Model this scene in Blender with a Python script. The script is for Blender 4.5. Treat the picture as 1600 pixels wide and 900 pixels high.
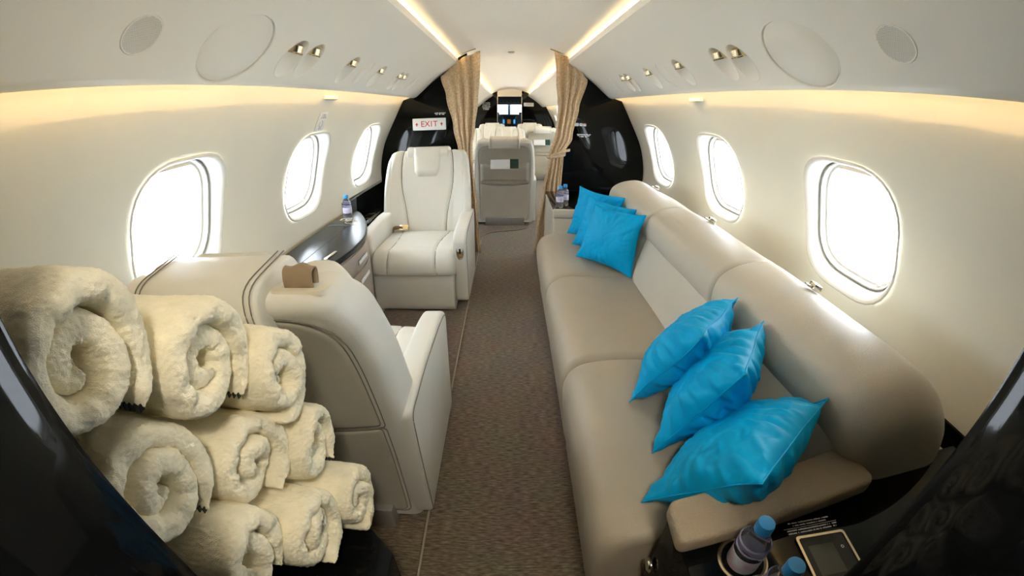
import bpy, bmesh, math, random
from mathutils import Vector, Matrix, noise
from math import sin, cos, pi, sqrt, radians

for o in list(bpy.data.objects):
    bpy.data.objects.remove(o)
SC = bpy.context.scene
COL = SC.collection
random.seed(7)

# ---------------------------------------------------------------- camera (wide fisheye, tilted down the aisle)
CX, CZ = -0.043, 1.20
cd = bpy.data.cameras.new('camera')
cam = bpy.data.objects.new('camera', cd)
COL.objects.link(cam)
SC.camera = cam
SC.render.engine = 'CYCLES'
cd.type = 'PANO'
pc = cd if hasattr(cd, 'panorama_type') else cd.cycles
pc.panorama_type = 'FISHEYE_LENS_POLYNOMIAL'
pc.fisheye_fov = radians(200)
pc.fisheye_polynomial_k0 = 0.0
for i, k in enumerate((0.07036201084308948, 1.9013071081680132e-05, -3.4032414243373465e-05, 5.247370259973891e-07)):
    setattr(pc, 'fisheye_polynomial_k%d' % (i + 1), -k)
cd.lens = 14
cd.sensor_width = 36
cd.sensor_height = 20.25
cd.clip_start = 0.01
R = ((0.9999717478108323, 0.007436328652066297, -0.001097541036842408),
     (-0.006305885408361446, 0.9093542162291904, 0.4159749334219689),
     (0.004091379885284355, -0.41595626025145155, 0.909375417618192))
cam.matrix_world = Matrix(((R[0][0], R[0][2], -R[0][1], CX), (R[1][0], R[1][2], -R[1][1], 0),
                           (R[2][0], R[2][2], -R[2][1], CZ), (0, 0, 0, 1)))

# ---------------------------------------------------------------- daylight, exposure
SC.view_settings.view_transform = 'Standard'
SC.view_settings.look = 'None'
SC.view_settings.gamma = 1.0
SC.view_settings.use_curve_mapping = False
SC.view_settings.exposure = 1.6
world = bpy.data.worlds.new('overcast_sky')
SC.world = world
world.use_nodes = True
bg = world.node_tree.nodes['Background']
bg.inputs[0].default_value = (0.84, 0.92, 1.0, 1)
bg.inputs[1].default_value = 5.2
SC.cycles.use_denoising = True
SC.cycles.max_bounces = 14
SC.cycles.diffuse_bounces = 8
SC.cycles.glossy_bounces = 5
SC.cycles.transmission_bounces = 8
SC.cycles.sample_clamp_indirect = 8.0
LED_CEIL, LED_WALL = 20.0, 3.6      # warm strip lamps hidden in the coves

# ---------------------------------------------------------------- materials
MATS = {}


def mat(name, col, rough=0.5, metal=0.0, var=0.0, vscale=8.0, bump=0.0, bscale=200.0, bdist=0.002, sheen=0.0,
        coat=0.0, emit=None, estr=0.0, trans=0.0, ior=1.45, spec=None, col2=None, stretch=None, alpha=1.0):
    if name in MATS:
        return MATS[name]
    m = bpy.data.materials.new(name)
    MATS[name] = m
    m.use_nodes = True
    nt = m.node_tree
    b = nt.nodes['Principled BSDF']
    b.inputs['Base Color'].default_value = (*col, 1)
    b.inputs['Roughness'].default_value = rough
    b.inputs['Metallic'].default_value = metal
    b.inputs['IOR'].default_value = ior
    b.inputs['Sheen Weight'].default_value = sheen
    b.inputs['Coat Weight'].default_value = coat
    b.inputs['Coat Roughness'].default_value = 0.04
    b.inputs['Transmission Weight'].default_value = trans
    b.inputs['Alpha'].default_value = alpha
    if spec is not None:
        b.inputs['Specular IOR Level'].default_value = spec
    if emit:
        b.inputs['Emission Color'].default_value = (*emit, 1)
        b.inputs['Emission Strength'].default_value = estr
    tc = nt.nodes.new('ShaderNodeTexCoord')
    vec = tc.outputs['Object']
    if stretch:
        mp = nt.nodes.new('ShaderNodeMapping')
        mp.inputs['Scale'].default_value = stretch
        nt.links.new(vec, mp.inputs['Vector'])
        vec = mp.outputs['Vector']
    if var or col2:
        n = nt.nodes.new('ShaderNodeTexNoise')
        n.inputs['Scale'].default_value = vscale
        n.inputs['Detail'].default_value = 5
        nt.links.new(vec, n.inputs['Vector'])
        r = nt.nodes.new('ShaderNodeValToRGB')
        r.color_ramp.elements[0].position = 0.35
        r.color_ramp.elements[1].position = 0.65
        c2 = col2 or tuple(max(0, c * (1 - var)) for c in col)
        r.color_ramp.elements[0].color = (*c2, 1)
        r.color_ramp.elements[1].color = (*col, 1)
        nt.links.new(n.outputs['Fac'], r.inputs[0])
        nt.links.new(r.outputs[0], b.inputs['Base Color'])
    if bump:
        n2 = nt.nodes.new('ShaderNodeTexNoise')
        n2.inputs['Scale'].default_value = bscale
        n2.inputs['Detail'].default_value = 3
        nt.links.new(vec, n2.inputs['Vector'])
        bp = nt.nodes.new('ShaderNodeBump')
        bp.inputs['Strength'].default_value = bump
        bp.inputs['Distance'].default_value = bdist
        nt.links.new(n2.outputs['Fac'], bp.inputs['Height'])
        nt.links.new(bp.outputs[0], b.inputs['Normal'])
    return m


M_wall = mat('cream_wall_laminate', (0.80, 0.775, 0.67), 0.42, var=0.03, vscale=2, bump=0.05, bscale=150, spec=0.35)
M_valance = mat('ivory_ceiling_panel', (0.91, 0.875, 0.79), 0.40, var=0.02, vscale=2, spec=0.4)
M_ceil = mat('ceiling_white', (0.87, 0.845, 0.78), 0.45, var=0.02, vscale=2)
M_white = mat('white_plastic', (0.85, 0.85, 0.83), 0.35)
M_cream = mat('cream_plastic', (0.80, 0.74, 0.60), 0.4)
M_black = mat('black_gloss_lacquer', (0.004, 0.0045, 0.005), 0.045, spec=0.22)
M_blackm = mat('black_satin', (0.012, 0.012, 0.013), 0.3)
M_leather = mat('ivory_leather', (0.76, 0.75, 0.695), 0.42, var=0.04, vscale=6, bump=0.18, bscale=420, bdist=0.0012, spec=0.45)
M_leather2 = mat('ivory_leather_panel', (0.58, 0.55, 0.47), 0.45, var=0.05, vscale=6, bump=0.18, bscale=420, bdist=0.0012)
M_seam = mat('seam_thread', (0.24, 0.21, 0.165), 0.7)
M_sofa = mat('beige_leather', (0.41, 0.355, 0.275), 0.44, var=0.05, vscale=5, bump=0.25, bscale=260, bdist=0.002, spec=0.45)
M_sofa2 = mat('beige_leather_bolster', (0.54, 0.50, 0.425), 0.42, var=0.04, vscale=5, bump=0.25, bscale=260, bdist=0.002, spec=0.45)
M_arm = mat('tan_leather_arm', (0.35, 0.28, 0.20), 0.5, var=0.06, vscale=8, bump=0.5, bscale=230, bdist=0.003)
M_blue = mat('turquoise_satin', (0.0, 0.37, 0.72), 0.5, var=0.06, vscale=5, bump=0.08, bscale=900, bdist=0.0006, spec=0.14)
M_towel = mat('cream_terry', (0.98, 0.91, 0.70), 0.95, var=0.06, vscale=60, bump=0.5, bscale=700, bdist=0.003, sheen=0.1, spec=0.05)
M_metal = mat('brushed_nickel', (0.75, 0.72, 0.62), 0.22, metal=1.0)
M_gold = mat('champagne_metal', (0.80, 0.68, 0.46), 0.25, metal=1.0)
M_taupe = mat('taupe_laminate', (0.38, 0.32, 0.265), 0.45, var=0.1, vscale=30, stretch=(1, 1, 8))
M_curtain = mat('gold_damask', (0.72, 0.55, 0.35), 0.38, col2=(0.50, 0.36, 0.21), vscale=70, bump=0.3, bscale=60, bdist=0.004, sheen=0.3)
M_belt = mat('tan_webbing', (0.34, 0.25, 0.16), 0.7, bump=0.4, bscale=300)
M_red = mat('red_print', (0.55, 0.02, 0.03), 0.5)
M_print = mat('grey_print', (0.80, 0.83, 0.85), 0.5)
M_dprint = mat('dark_print', (0.12, 0.13, 0.14), 0.5)
M_green = mat('dark_green_card', (0.01, 0.05, 0.035), 0.4)
M_paper = mat('white_paper', (0.85, 0.86, 0.86), 0.5)
M_cap = mat('blue_cap', (0.03, 0.28, 0.66), 0.35)
M_pet = mat('clear_plastic', (0.86, 0.90, 1.0), 0.03, trans=0.95, ior=1.12)
M_label = mat('bottle_label', (0.62, 0.70, 0.85), 0.45, col2=(0.60, 0.42, 0.58), vscale=45)
M_screen = mat('grey_screen', (0.10, 0.10, 0.085), 0.25)
M_glass = mat('window_glass', (0.98, 0.99, 1.0), 0.0, trans=1.0, ior=1.02)
M_fade = mat('cockpit_blue', (0.03, 0.10, 0.17), 0.4)
M_fade2 = mat('cockpit_grey', (0.22, 0.28, 0.33), 0.5)
M_display = mat('avionics_display', (0.02, 0.05, 0.10), 0.2, emit=(0.05, 0.25, 0.5), estr=0.6)
M_orange = mat('avionics_orange', (0.4, 0.12, 0.03), 0.3, emit=(0.7, 0.25, 0.05), estr=0.12)
M_led = mat('warm_led', (1, 0.8, 0.5), 0.5, emit=(1.0, 0.74, 0.40), estr=LED_CEIL)
M_ledw = mat('warm_led_wall', (1, 0.8, 0.5), 0.5, emit=(1.0, 0.74, 0.40), estr=LED_WALL)


def carpet():
    m = bpy.data.materials.new('brown_ribbed_carpet')
    m.use_nodes = True
    nt = m.node_tree
    b = nt.nodes['Principled BSDF']
    b.inputs['Roughness'].default_value = 0.95
    b.inputs['Specular IOR Level'].default_value = 0.1
    b.inputs['Sheen Weight'].default_value = 0.3
    tc = nt.nodes.new('ShaderNodeTexCoord')
    mp = nt.nodes.new('ShaderNodeMapping')
    mp.inputs['Scale'].default_value = (35, 210, 1)
    nt.links.new(tc.outputs['Object'], mp.inputs['Vector'])
    n = nt.nodes.new('ShaderNodeTexNoise')
    n.inputs['Scale'].default_value = 1.0
    n.inputs['Detail'].default_value = 3
    nt.links.new(mp.outputs[0], n.inputs['Vector'])
    r = nt.nodes.new('ShaderNodeValToRGB')
    e = r.color_ramp.elements
    e[0].position, e[0].color = 0.30, (0.085, 0.062, 0.042, 1)
    e[1].position, e[1].color = 0.75, (0.38, 0.30, 0.225, 1)
    x = r.color_ramp.elements.new(0.5)
    x.color = (0.20, 0.152, 0.11, 1)
    nt.links.new(n.outputs['Fac'], r.inputs[0])
    n3 = nt.nodes.new('ShaderNodeTexNoise')
    n3.inputs['Scale'].default_value = 5
    n3.inputs['Detail'].default_value = 4
    nt.links.new(tc.outputs['Object'], n3.inputs['Vector'])
    mx = nt.nodes.new('ShaderNodeMixRGB')
    mx.blend_type = 'MULTIPLY'
    mx.inputs[0].default_value = 0.35
    nt.links.new(r.outputs[0], mx.inputs[1])
    nt.links.new(n3.outputs['Color'], mx.inputs[2])
    nt.links.new(mx.outputs[0], b.inputs['Base Color'])
    bp = nt.nodes.new('ShaderNodeBump')
    bp.inputs['Strength'].default_value = 0.8
    bp.inputs['Distance'].default_value = 0.004
    nt.links.new(n.outputs['Fac'], bp.inputs['Height'])
    nt.links.new(bp.outputs[0], b.inputs['Normal'])
    return m


M_carpet = carpet()


# ---------------------------------------------------------------- helpers
def link(name, me, parent=None, m=None):
    o = bpy.data.objects.new(name, me)
    COL.objects.link(o)
    if parent:
        o.parent = parent
    if m:
        me.materials.append(m)
    return o


def smooth(me, ang=35):
    for p in me.polygons:
        p.use_smooth = True
    me.set_sharp_from_angle(angle=radians(ang))


def from_bm(name, bm, m=None, parent=None, sm=True, ang=35):
    bmesh.ops.recalc_face_normals(bm, faces=bm.faces)
    me = bpy.data.meshes.new(name)
    bm.to_mesh(me)
    bm.free()
    if sm:
        smooth(me, ang)
    return link(name, me, parent, m)


def tag(o, label=None, cat=None, group=None, kind=None):
    if label:
        o['label'] = label
    if cat:
        o['category'] = cat
    if group:
        o['group'] = group
    if kind:
        o['kind'] = kind
    return o


def empty(name, loc=(0, 0, 0), rz=0.0, label=None, cat=None, group=None, mw=None):
    o = bpy.data.objects.new(name, None)
    o.empty_display_size = 0.05
    COL.objects.link(o)
    if mw is not None:
        o.matrix_world = mw
    else:
        o.location = loc
        o.rotation_euler = (0, 0, rz)
    return tag(o, label, cat, group)


def copy_tree(o, parent=None):
    c = o.copy()
    COL.objects.link(c)
    if parent:
        c.parent = parent
        c.matrix_parent_inverse = o.matrix_parent_inverse.copy()
    for ch in o.children:
        copy_tree(ch, c)
    return c


def add_box(bm, x0, x1, y0, y1, z0, z1, bev=0.0, seg=2):
    t = bmesh.new()
    bmesh.ops.create_cube(t, size=1)
    for v in t.verts:
        v.co = Vector(((x0 + x1) / 2 + v.co.x * (x1 - x0), (y0 + y1) / 2 + v.co.y * (y1 - y0), (z0 + z1) / 2 + v.co.z * (z1 - z0)))
    if bev:
        bmesh.ops.bevel(t, geom=list(t.edges), offset=bev, segments=seg, profile=0.5, affect='EDGES')
    merge(bm, t)


def merge(bm, t, mw=None):
    me = bpy.data.meshes.new('tmp')
    t.to_mesh(me)
    t.free()
    if mw is not None:
        me.transform(mw)
    bm.from_mesh(me)
    bpy.data.meshes.remove(me)


def box(name, x0, x1, y0, y1, z0, z1, m, parent=None, bev=0.0, seg=2):
    bm = bmesh.new()
    add_box(bm, x0, x1, y0, y1, z0, z1, bev, seg)
    return from_bm(name, bm, m, parent)


def add_prism(bm, pts, axis, a, b, bev=0.0, seg=3, side_bev=0.0):
    """closed 2D polygon extruded along axis: 'x' takes (y,z), 'y' takes (x,z), 'z' takes (x,y)"""
    def P(p, t):
        return {'x': (t, p[0], p[1]), 'y': (p[0], t, p[1]), 'z': (p[0], p[1], t)}[axis]
    t = bmesh.new()
    A = [t.verts.new(P(p, a)) for p in pts]
    B = [t.verts.new(P(p, b)) for p in pts]
    n = len(pts)
    f0 = t.faces.new(A)
    f1 = t.faces.new(B[::-1])
    for i in range(n):
        t.faces.new((A[i], B[i], B[(i + 1) % n], A[(i + 1) % n]))
    bmesh.ops.recalc_face_normals(t, faces=t.faces)
    if bev:
        rim = set(f0.edges) | set(f1.edges)
        bmesh.ops.bevel(t, geom=list(rim), offset=bev, segments=seg, profile=0.5, affect='EDGES', clamp_overlap=True)
    merge(bm, t)


def prism(name, pts, axis, a, b, m, parent=None, bev=0.0, seg=3, ang=35):
    bm = bmesh.new()
    add_prism(bm, pts, axis, a, b, bev, seg)
    return from_bm(name, bm, m, parent, ang=ang)


def spline(pts, n=6, closed=False):
    """Catmull-Rom through the points"""
    out = []
    N = len(pts)
    rng = range(N if closed else N - 1)
    P = [Vector(p) for p in pts]
    for i in rng:
        if closed:
            p0, p1, p2, p3 = P[(i - 1) % N], P[i], P[(i + 1) % N], P[(i + 2) % N]
        else:
            p1, p2 = P[i], P[i + 1]
            p0 = P[i - 1] if i > 0 else p1 * 2 - p2
            p3 = P[i + 2] if i + 2 < N else p2 * 2 - p1
        for k in range(n):
            t = k / n
            out.append(0.5 * ((2 * p1) + (p2 - p0) * t + (2 * p0 - 5 * p1 + 4 * p2 - p3) * t * t + (3 * p1 - p0 - 3 * p2 + p3) * t ** 3))
    if not closed:
        out.append(P[-1].copy())
    return out


def round_poly(pts, rs, n=5):
    """round the corners of a polygon; rs is one radius or a list"""
    out = []
    N = len(pts)
    for i in range(N):
        p, a, b = Vector(pts[i]), Vector(pts[i - 1]), Vector(pts[(i + 1) % N])
        r = rs[i] if isinstance(rs, (list, tuple)) else rs
        if r <= 0:
            out.append(tuple(p))
            continue
        da, db = (a - p), (b - p)
        ra = min(r, da.length * 0.49)
        rb = min(r, db.length * 0.49)
        q0, q1 = p + da.normalized() * ra, p + db.normalized() * rb
        for k in range(n + 1):
            t = k / n
            out.append(tuple(q0 * (1 - t) ** 2 + p * 2 * t * (1 - t) + q1 * t * t))
    return out


def add_tube(bm, pts, r, n=8, caps=True):
    P = [Vector(p) for p in pts]
    rings = []
    up = Vector((0, 0, 1))
    for i, p in enumerate(P):
        d = (P[min(i + 1, len(P) - 1)] - P[max(i - 1, 0)]).normalized()
        s = d.cross(up)
        if s.length < 1e-3:
            s = d.cross(Vector((1, 0, 0)))
        s.normalize()
        u = s.cross(d)
        rr = r[i] if isinstance(r, (list, tuple)) else r
        rings.append([bm.verts.new(p + (s * cos(2 * pi * k / n) + u * sin(2 * pi * k / n)) * rr) for k in range(n)])
    for a, b in zip(rings[:-1], rings[1:]):
        for k in range(n):
            bm.faces.new((a[k], a[(k + 1) % n], b[(k + 1) % n], b[k]))
    if caps:
        bm.faces.new(rings[0])
        bm.faces.new(rings[-1][::-1])


def add_lathe(bm, prof, c=(0, 0, 0), n=24):
    rings = []
    for r, z in prof:
        if r < 1e-6:
            rings.append([bm.verts.new((c[0], c[1], c[2] + z))])
        else:
            rings.append([bm.verts.new((c[0] + r * cos(2 * pi * k / n), c[1] + r * sin(2 * pi * k / n), c[2] + z)) for k in range(n)])
    for a, b in zip(rings[:-1], rings[1:]):
        for k in range(n):
            k2 = (k + 1) % n
            if len(a) == 1 and len(b) == 1:
                continue
            if len(a) == 1:
                bm.faces.new((a[0], b[k2], b[k]))
            elif len(b) == 1:
                bm.faces.new((a[k], a[k2], b[0]))
            else:
                bm.faces.new((a[k], a[k2], b[k2], b[k]))


def lathe(name, prof, m, parent=None, c=(0, 0, 0), n=24):
    bm = bmesh.new()
    add_lathe(bm, prof, c, n)
    return from_bm(name, bm, m, parent, ang=40)


def loft(bm, rings, cap=True):
    V = [[bm.verts.new(p) for p in r] for r in rings]
    n = len(rings[0])
    for a, b in zip(V[:-1], V[1:]):
        for k in range(n):
            bm.faces.new((a[k], a[(k + 1) % n], b[(k + 1) % n], b[k]))
    if cap:
        bm.faces.new(V[0][::-1])
        bm.faces.new(V[-1])


def grid(bm, pts):
    V = [[bm.verts.new(p) for p in row] for row in pts]
    for a, b in zip(V[:-1], V[1:]):
        for k in range(len(a) - 1):
            bm.faces.new((a[k], a[k + 1], b[k + 1], b[k]))
    return V


def cut(o, cutter_bm):
    """cut real holes: exact boolean, applied at once"""
    me = bpy.data.meshes.new('cutter')
    bmesh.ops.recalc_face_normals(cutter_bm, faces=cutter_bm.faces)
    cutter_bm.to_mesh(me)
    cutter_bm.free()
    c = bpy.data.objects.new('cutter', me)
    COL.objects.link(c)
    md = o.modifiers.new('holes', 'BOOLEAN')
    md.operation = 'DIFFERENCE'
    md.solver = 'EXACT'
    md.use_self = True
    md.object = c
    bpy.context.view_layer.update()
    dg = bpy.context.evaluated_depsgraph_get()
    new = bpy.data.meshes.new_from_object(o.evaluated_get(dg))
    o.modifiers.clear()
    old = o.data
    o.data = new
    bpy.data.objects.remove(c)
    bpy.data.meshes.remove(me)
    bpy.data.meshes.remove(old)
    smooth(o.data, 30)


def text_mesh(name, s, size, m, parent, mw, depth=0.0006, align='CENTER'):
    cu = bpy.data.curves.new('t', 'FONT')
    cu.body = s
    cu.size = size
    cu.extrude = depth
    cu.align_x = align
    cu.align_y = 'CENTER'
    t = bpy.data.objects.new('t', cu)
    COL.objects.link(t)
    bpy.context.view_layer.update()
    me = bpy.data.meshes.new_from_object(t.evaluated_get(bpy.context.evaluated_depsgraph_get()))
    bpy.data.objects.remove(t)
    me.transform(mw)
    me.materials.clear()
    return link(name, me, parent, m)


def glyph_lines(bm, mw, width, lines, h=0.006, gap=0.011, seed=1, centre=True):
    """lines of print too small to read: rows of tiny flat marks"""
    rnd = random.Random(seed)
    for li, frac in enumerate(lines):
        w = width * frac
        x = -w / 2 if centre else -width / 2
        end = x + w
        while x < end:
            cw = h * rnd.uniform(0.35, 0.6)
            if rnd.random() > 0.15:
                z = -li * gap
                t = bmesh.new()
                a = h * rnd.uniform(0.7, 1.0)
                vs = [t.verts.new((x, z, 0)), t.verts.new((x + cw, z, 0)), t.verts.new((x + cw, z + a, 0)), t.verts.new((x, z + a, 0))]
                t.faces.new(vs)
                merge(bm, t, mw)
            x += cw * 1.35


# ================================================================= SETTING
XC = -0.015
WP = [(.80, -.02), (.93, .12), (1.03, .28), (1.09, .42), (1.122, .56), (1.130, .70), (1.115, .83), (1.083, .95), (1.04, 1.045), (.99, 1.14),
      (.94, 1.235), (.882, 1.34), (.83, 1.42)]
VP = [(.436, 1.595), (.49, 1.557), (.56, 1.513), (.665, 1.436), (.765, 1.350), (.79, 1.334), (.812, 1.329), (.83, 1.335)]
YA, YB, YF = -0.75, 3.42, 10.5     # aft wall, middle bulkhead, forward bulkhead
YEND = 13.2
WYC = [1.07 + .938 * i for i in range(0, 11)]


def wall_x(z):
    for (x0, z0), (x1, z1) in zip(WP[:-1], WP[1:]):
        if z0 <= z <= z1:
            return x0 + (x1 - x0) * (z - z0) / (z1 - z0)
    return WP[-1][0]


def extr_y(name, prof, y0, y1, m, mats=None):
    bm = bmesh.new()
    add_prism(bm, prof, 'y', y0, y1)
    return from_bm(name, bm, m)


# floor: carpet slab and the raised carpeted plinth under the seats
fl = box('floor', -1.0, 1.0, YA, YEND, -0.06, 0.0, M_carpet)
tag(fl, kind='structure')
pl = [(-.97, .0), (-.313, .0), (-.313, 3.72)] + [tuple(p) for p in spline([(-.313, 3.72), (-.30, 3.86), (-.24, 3.97), (-.1, 4.03), (.06, 4.08), (.15, 4.17), (.18, 4.32)], 4)] + [(.18, 9.9), (-.97, 9.9)]
pl = [(x, y) for x, y in pl]
plo = prism('floor_platform', pl, 'z', 0.0, 0.012, M_carpet, bev=0.005)
tag(plo, kind='structure')
bm = bmesh.new()
add_tube(bm, [(-.309, .0, .0105)] + [(p[0] + .004, p[1] - .004, .012) for p in pl[1:26]], 0.0035, 6)
tag(from_bm('trim_7', bm, mat('carpet_binding', (0.42, 0.35, 0.27), 0.7)), kind='structure')

inner = [tuple(p) for p in spline(WP, 4)]
outer = [(x + .022, z) for x, z in inner][::-1]
CUTW = []
WZC, WH, WW = 0.931, 0.455, 0.445     # window opening: mid height, height along the wall, width


def wall_frame(side, yc, z=WZC):
    """matrix at a window: local x along -y/+y, local y up the wall, local z out of the room"""
    x = wall_x(z)
    x2 = wall_x(z + .02)
    T = Vector((side * (x2 - x), 0, .02)).normalized()
    U = Vector((0, side, 0))
    N = U.cross(T)        # points outboard for both sides
    return Matrix(((U.x, T.x, N.x, XC + side * x), (U.y, T.y, N.y, yc), (U.z, T.z, N.z, z), (0, 0, 0, 1)))


def rrect(w, h, r, n=7):
    p = [(-w / 2, -h / 2), (w / 2, -h / 2), (w / 2, h / 2), (-w / 2, h / 2)]
    return round_poly(p, r, n)


def ring3(pts, z):
    return [Vector((p[0], p[1], z)) for p in pts]


def project_to_wall(side, mw, p, off=0.0):
    """push a local window-plane point along the local normal until it meets the wall's inner face"""
    q = mw @ Vector((p[0], p[1], 0))
    n = (mw.to_3x3() @ Vector((0, 0, 1))).normalized()
    t = 0.0
    for _ in range(12):
        r = q + n * t
        e = wall_x(r.z) - side * (r.x - XC)
        t += e / max(0.3, abs(n.x))
    return q + n * (t + off)


for side, nm in ((-1, 'left'), (1, 'right')):
    prof = [(XC + side * x, z) for x, z in inner] + [(XC + side * x, z) for x, z in outer]
    w = extr_y('wall_' + nm, prof, YA, YF, M_wall)
    cb = bmesh.new()
    for yc in WYC:
        if yc > YF - .2:
            continue
        mw = wall_frame(side, yc)
        t = bmesh.new()
        loft(t, [ring3(rrect(WW, WH, .17), -.1), ring3(rrect(WW, WH, .17), .12)])
        merge(cb, t, mw)
    cut(w, cb)
    tag(w, kind='structure')

wn = 0
for side in (-1, 1):
    for yc in WYC:
        if yc > YF - .2:
            continue
        wn += 1
        root = empty('window_%d' % wn, mw=wall_frame(side, yc))
        tag(root, kind='structure')
        inv = root.matrix_world.inverted()
        mw = root.matrix_world
        # moulded surround: lip on the wall, rolling into a sleeve that narrows to the pane
        bm = bmesh.new()
        n = 7
        rings = []
        for (w_, h_, r_, off, flat) in ((WW + .012, WH + .012, .176, -.004, 0), (WW, WH, .17, -.007, 0), (WW - .014, WH - .014, .165, -.003, 0), (WW - .028, WH - .028, .16, .010, 0),
                                        (WW - .040, WH - .040, .152, .030, 1), (WW - .046, WH - .046, .150, .036, 1), (WW - .062, WH - .062, .142, .038, 1), (WW - .070, WH - .070, .138, .056, 1),
                                        (WW - .086, WH - .086, .13, .059, 1), (WW - .094, WH - .094, .126, .085, 1)):
            pr = rrect(w_, h_, r_)
            if flat:
                rings.append([Vector((p[0], p[1], off)) for p in pr])
            else:
                rings.append([inv @ project_to_wall(side, mw, p, off) for p in pr])
        loft(bm, rings, cap=False)
        f = from_bm('window_frame', bm, mat('window_surround', (.66, .64, .58), .4), root)
        f.data.polygons.foreach_set('use_smooth', [True] * len(f.data.polygons))
        # dark gasket line
        bm = bmesh.new()
        p1, p2 = rrect(WW - .044, WH - .044, .151), rrect(WW - .053, WH - .053, .147)
        loft(bm, [ring3(p1, .0335), ring3(p1, .0355), ring3(p2, .0365), ring3(p2, .034)], cap=False)
        from_bm('gasket', bm, mat('grey_gasket', (.12, .115, .10), .5), root)
        # pane and sliding shade edge with its tab
        bm = bmesh.new()
        pp = rrect(WW - .088, WH - .088, .129)
        loft(bm, [ring3(pp, .072), ring3(pp, .075)])
        from_bm('pane', bm, M_glass, root)
        hw, hh = (WW - .075) / 2, (WH - .075) / 2
        box('shade', -hw * .84, hw * .84, hh - .022, hh + .002, .060, .064, mat('shade_cream', (.72, .62, .46), .6), root, .001)
        t_ = box('shade_tab', -hw * .62 - .011, -hw * .62 + .011, -hh + .004, -hh + .018, .048, .056, M_metal, root, .002)

# side ceiling panels (valances) with lamp recesses
VU = Vector((-.758, 0, .652))


def valance_frame(side, y, b=0.0):
    """local x along the cabin, local y up the slope towards the centre, local z into the room"""
    T = Vector((-side * .758, 0, .652))
    U = Vector((0, -side, 0))
    N = U.cross(T)
    if N.z > 0:
        U = -U
        N = U.cross(T)
    c = Vector((XC + side * .703, y, 1.404)) + T * b
    return Matrix(((U.x, T.x, N.x, c.x), (U.y, T.y, N.y, c.y), (U.z, T.z, N.z, c.z), (0, 0, 0, 1)))


def ell(a, b, n=28, cx=0, cy=0):
    return [(cx + a * cos(2 * pi * k / n), cy + b * sin(2 * pi * k / n)) for k in range(n)]


LIGHTS = [(1.258, 0), (1.376, .006), (1.735, 0), (2.133, 0), (2.50, 0), (2.60, .004)]
BLANKS = [1.935, 2.90]
LA, LB = .056, .074
vin = [tuple(p) for p in spline(VP, 3)]
vn = 0
for side in (-1, 1):
    vn += 1
    up_ = [(.83, 1.345), (.815, 1.341), (.775, 1.362), (.675, 1.452), (.57, 1.533), (.50, 1.578), (.450, 1.612), (.447, 1.630), (.440, 1.631), (.434, 1.626)]
    prof = [(XC + side * x, z) for x, z in vin + up_]
    v = extr_y('trim_%d' % vn, prof, YA, YF, M_valance)
    cb = bmesh.new()
    for (y, b) in LIGHTS:
        t = bmesh.new()
        loft(t, [ring3(ell(LA, LB), -.05), ring3(ell(LA, LB), .05)])
        merge(cb, t, valance_frame(side, y, b))
    for y in BLANKS:
        t = bmesh.new()
        loft(t, [ring3(ell(LA, LB), -.008), ring3(ell(LA, LB), .05)])
        merge(cb, t, valance_frame(side, y))
    t = bmesh.new()
    loft(t, [ring3(ell(.128, .111, 48), -.009), ring3(ell(.128, .111, 48), .05)])
    merge(cb, t, valance_frame(side, .977))
    t = bmesh.new()
    loft(t, [ring3(ell(.047, .047, 32), -.009), ring3(ell(.047, .047, 32), .05)])
    merge(cb, t, valance_frame(side, .662, .002))
    cut(v, cb)
    tag(v, kind='structure')

# centre ceiling panels: an arch aft of the bulkhead and one a step higher forward of it
for nm, y0, y1, dz in (('ceiling', YA, YB + .02, 0.0), ('ceiling_forward', YB + .02, YF, 0.016)):
    lo = [(XC + x, 1.747 + dz - .52 * x * x) for x in [(-.60 + 1.2 * k / 28) for k in range(29)]]
    hi = [(x, z + .02) for x, z in lo][::-1]
    c = extr_y(nm, lo + hi, y0, y1, M_ceil)
    tag(c, kind='structure')
# outer roof skin above valances, keeps daylight out
for side, k in ((-1, 8), (1, 9)):
    pr = [(XC + side * .55, 1.60), (XC + side * .86, 1.41), (XC + side * .88, 1.43), (XC + side * .57, 1.64)]
    tag(extr_y('trim_%d' % k, pr, YA, YF, M_valance), kind='structure')

# hidden warm strip lamps
for side, s in ((-1, 'left'), (1, 'right')):
    for nm, x, z, m, lab in (('ceiling', .525, 1.572, M_led, 'warm strip lamp behind the %s edge of the centre ceiling' % s),
                             ('wall', .828, 1.376, M_ledw, 'warm strip lamp washing the top of the %s cabin wall' % s)):
        for a, b_ in ((YA + .05, YB - .03), (YB + .08, YF - .05)):
            lab2 = lab + (', aft of the curtains' if a < 1 else ', beyond the curtains')
            o = box('cove_lamp', XC + side * x - .006, XC + side * x + .006, a, b_, z - .003, z + .003, m)
            tag(o, lab2, 'light')

# unseen fill lamp added behind the camera to brighten the towel stack
lampo = lathe('fill_lamp', [(0, 0), (.075, 0), (.085, .006), (.085, .02)], mat('fill_emitter', (1, .95, .85), .5, emit=(1.0, .90, .74), estr=34.0), None, (.04, -.26, 1.712), 32)
tag(lampo, 'round warm fill lamp added out of view behind the viewpoint to light the towels', 'light')

# middle bulkhead: two black gloss panels either side of the aisle opening
for side, nm in ((-1, 'wall_middle_left'), (1, 'wall_middle_right')):
    pts = [(.365, .0), (.80, .0)] + [(x - .004, z) for x, z in inner if .0 < z < 1.335] + [(.80, 1.342)] + \
          [(x, z + .006) for x, z in vin[::-1] if x < .78] + [(.438, 1.64), (.365, 1.674)]
    o = prism(nm, [(XC + side * x, z) for x, z in pts], 'y', YB, YB + .045, M_black, bev=.003)
    tag(o, kind='structure')
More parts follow.
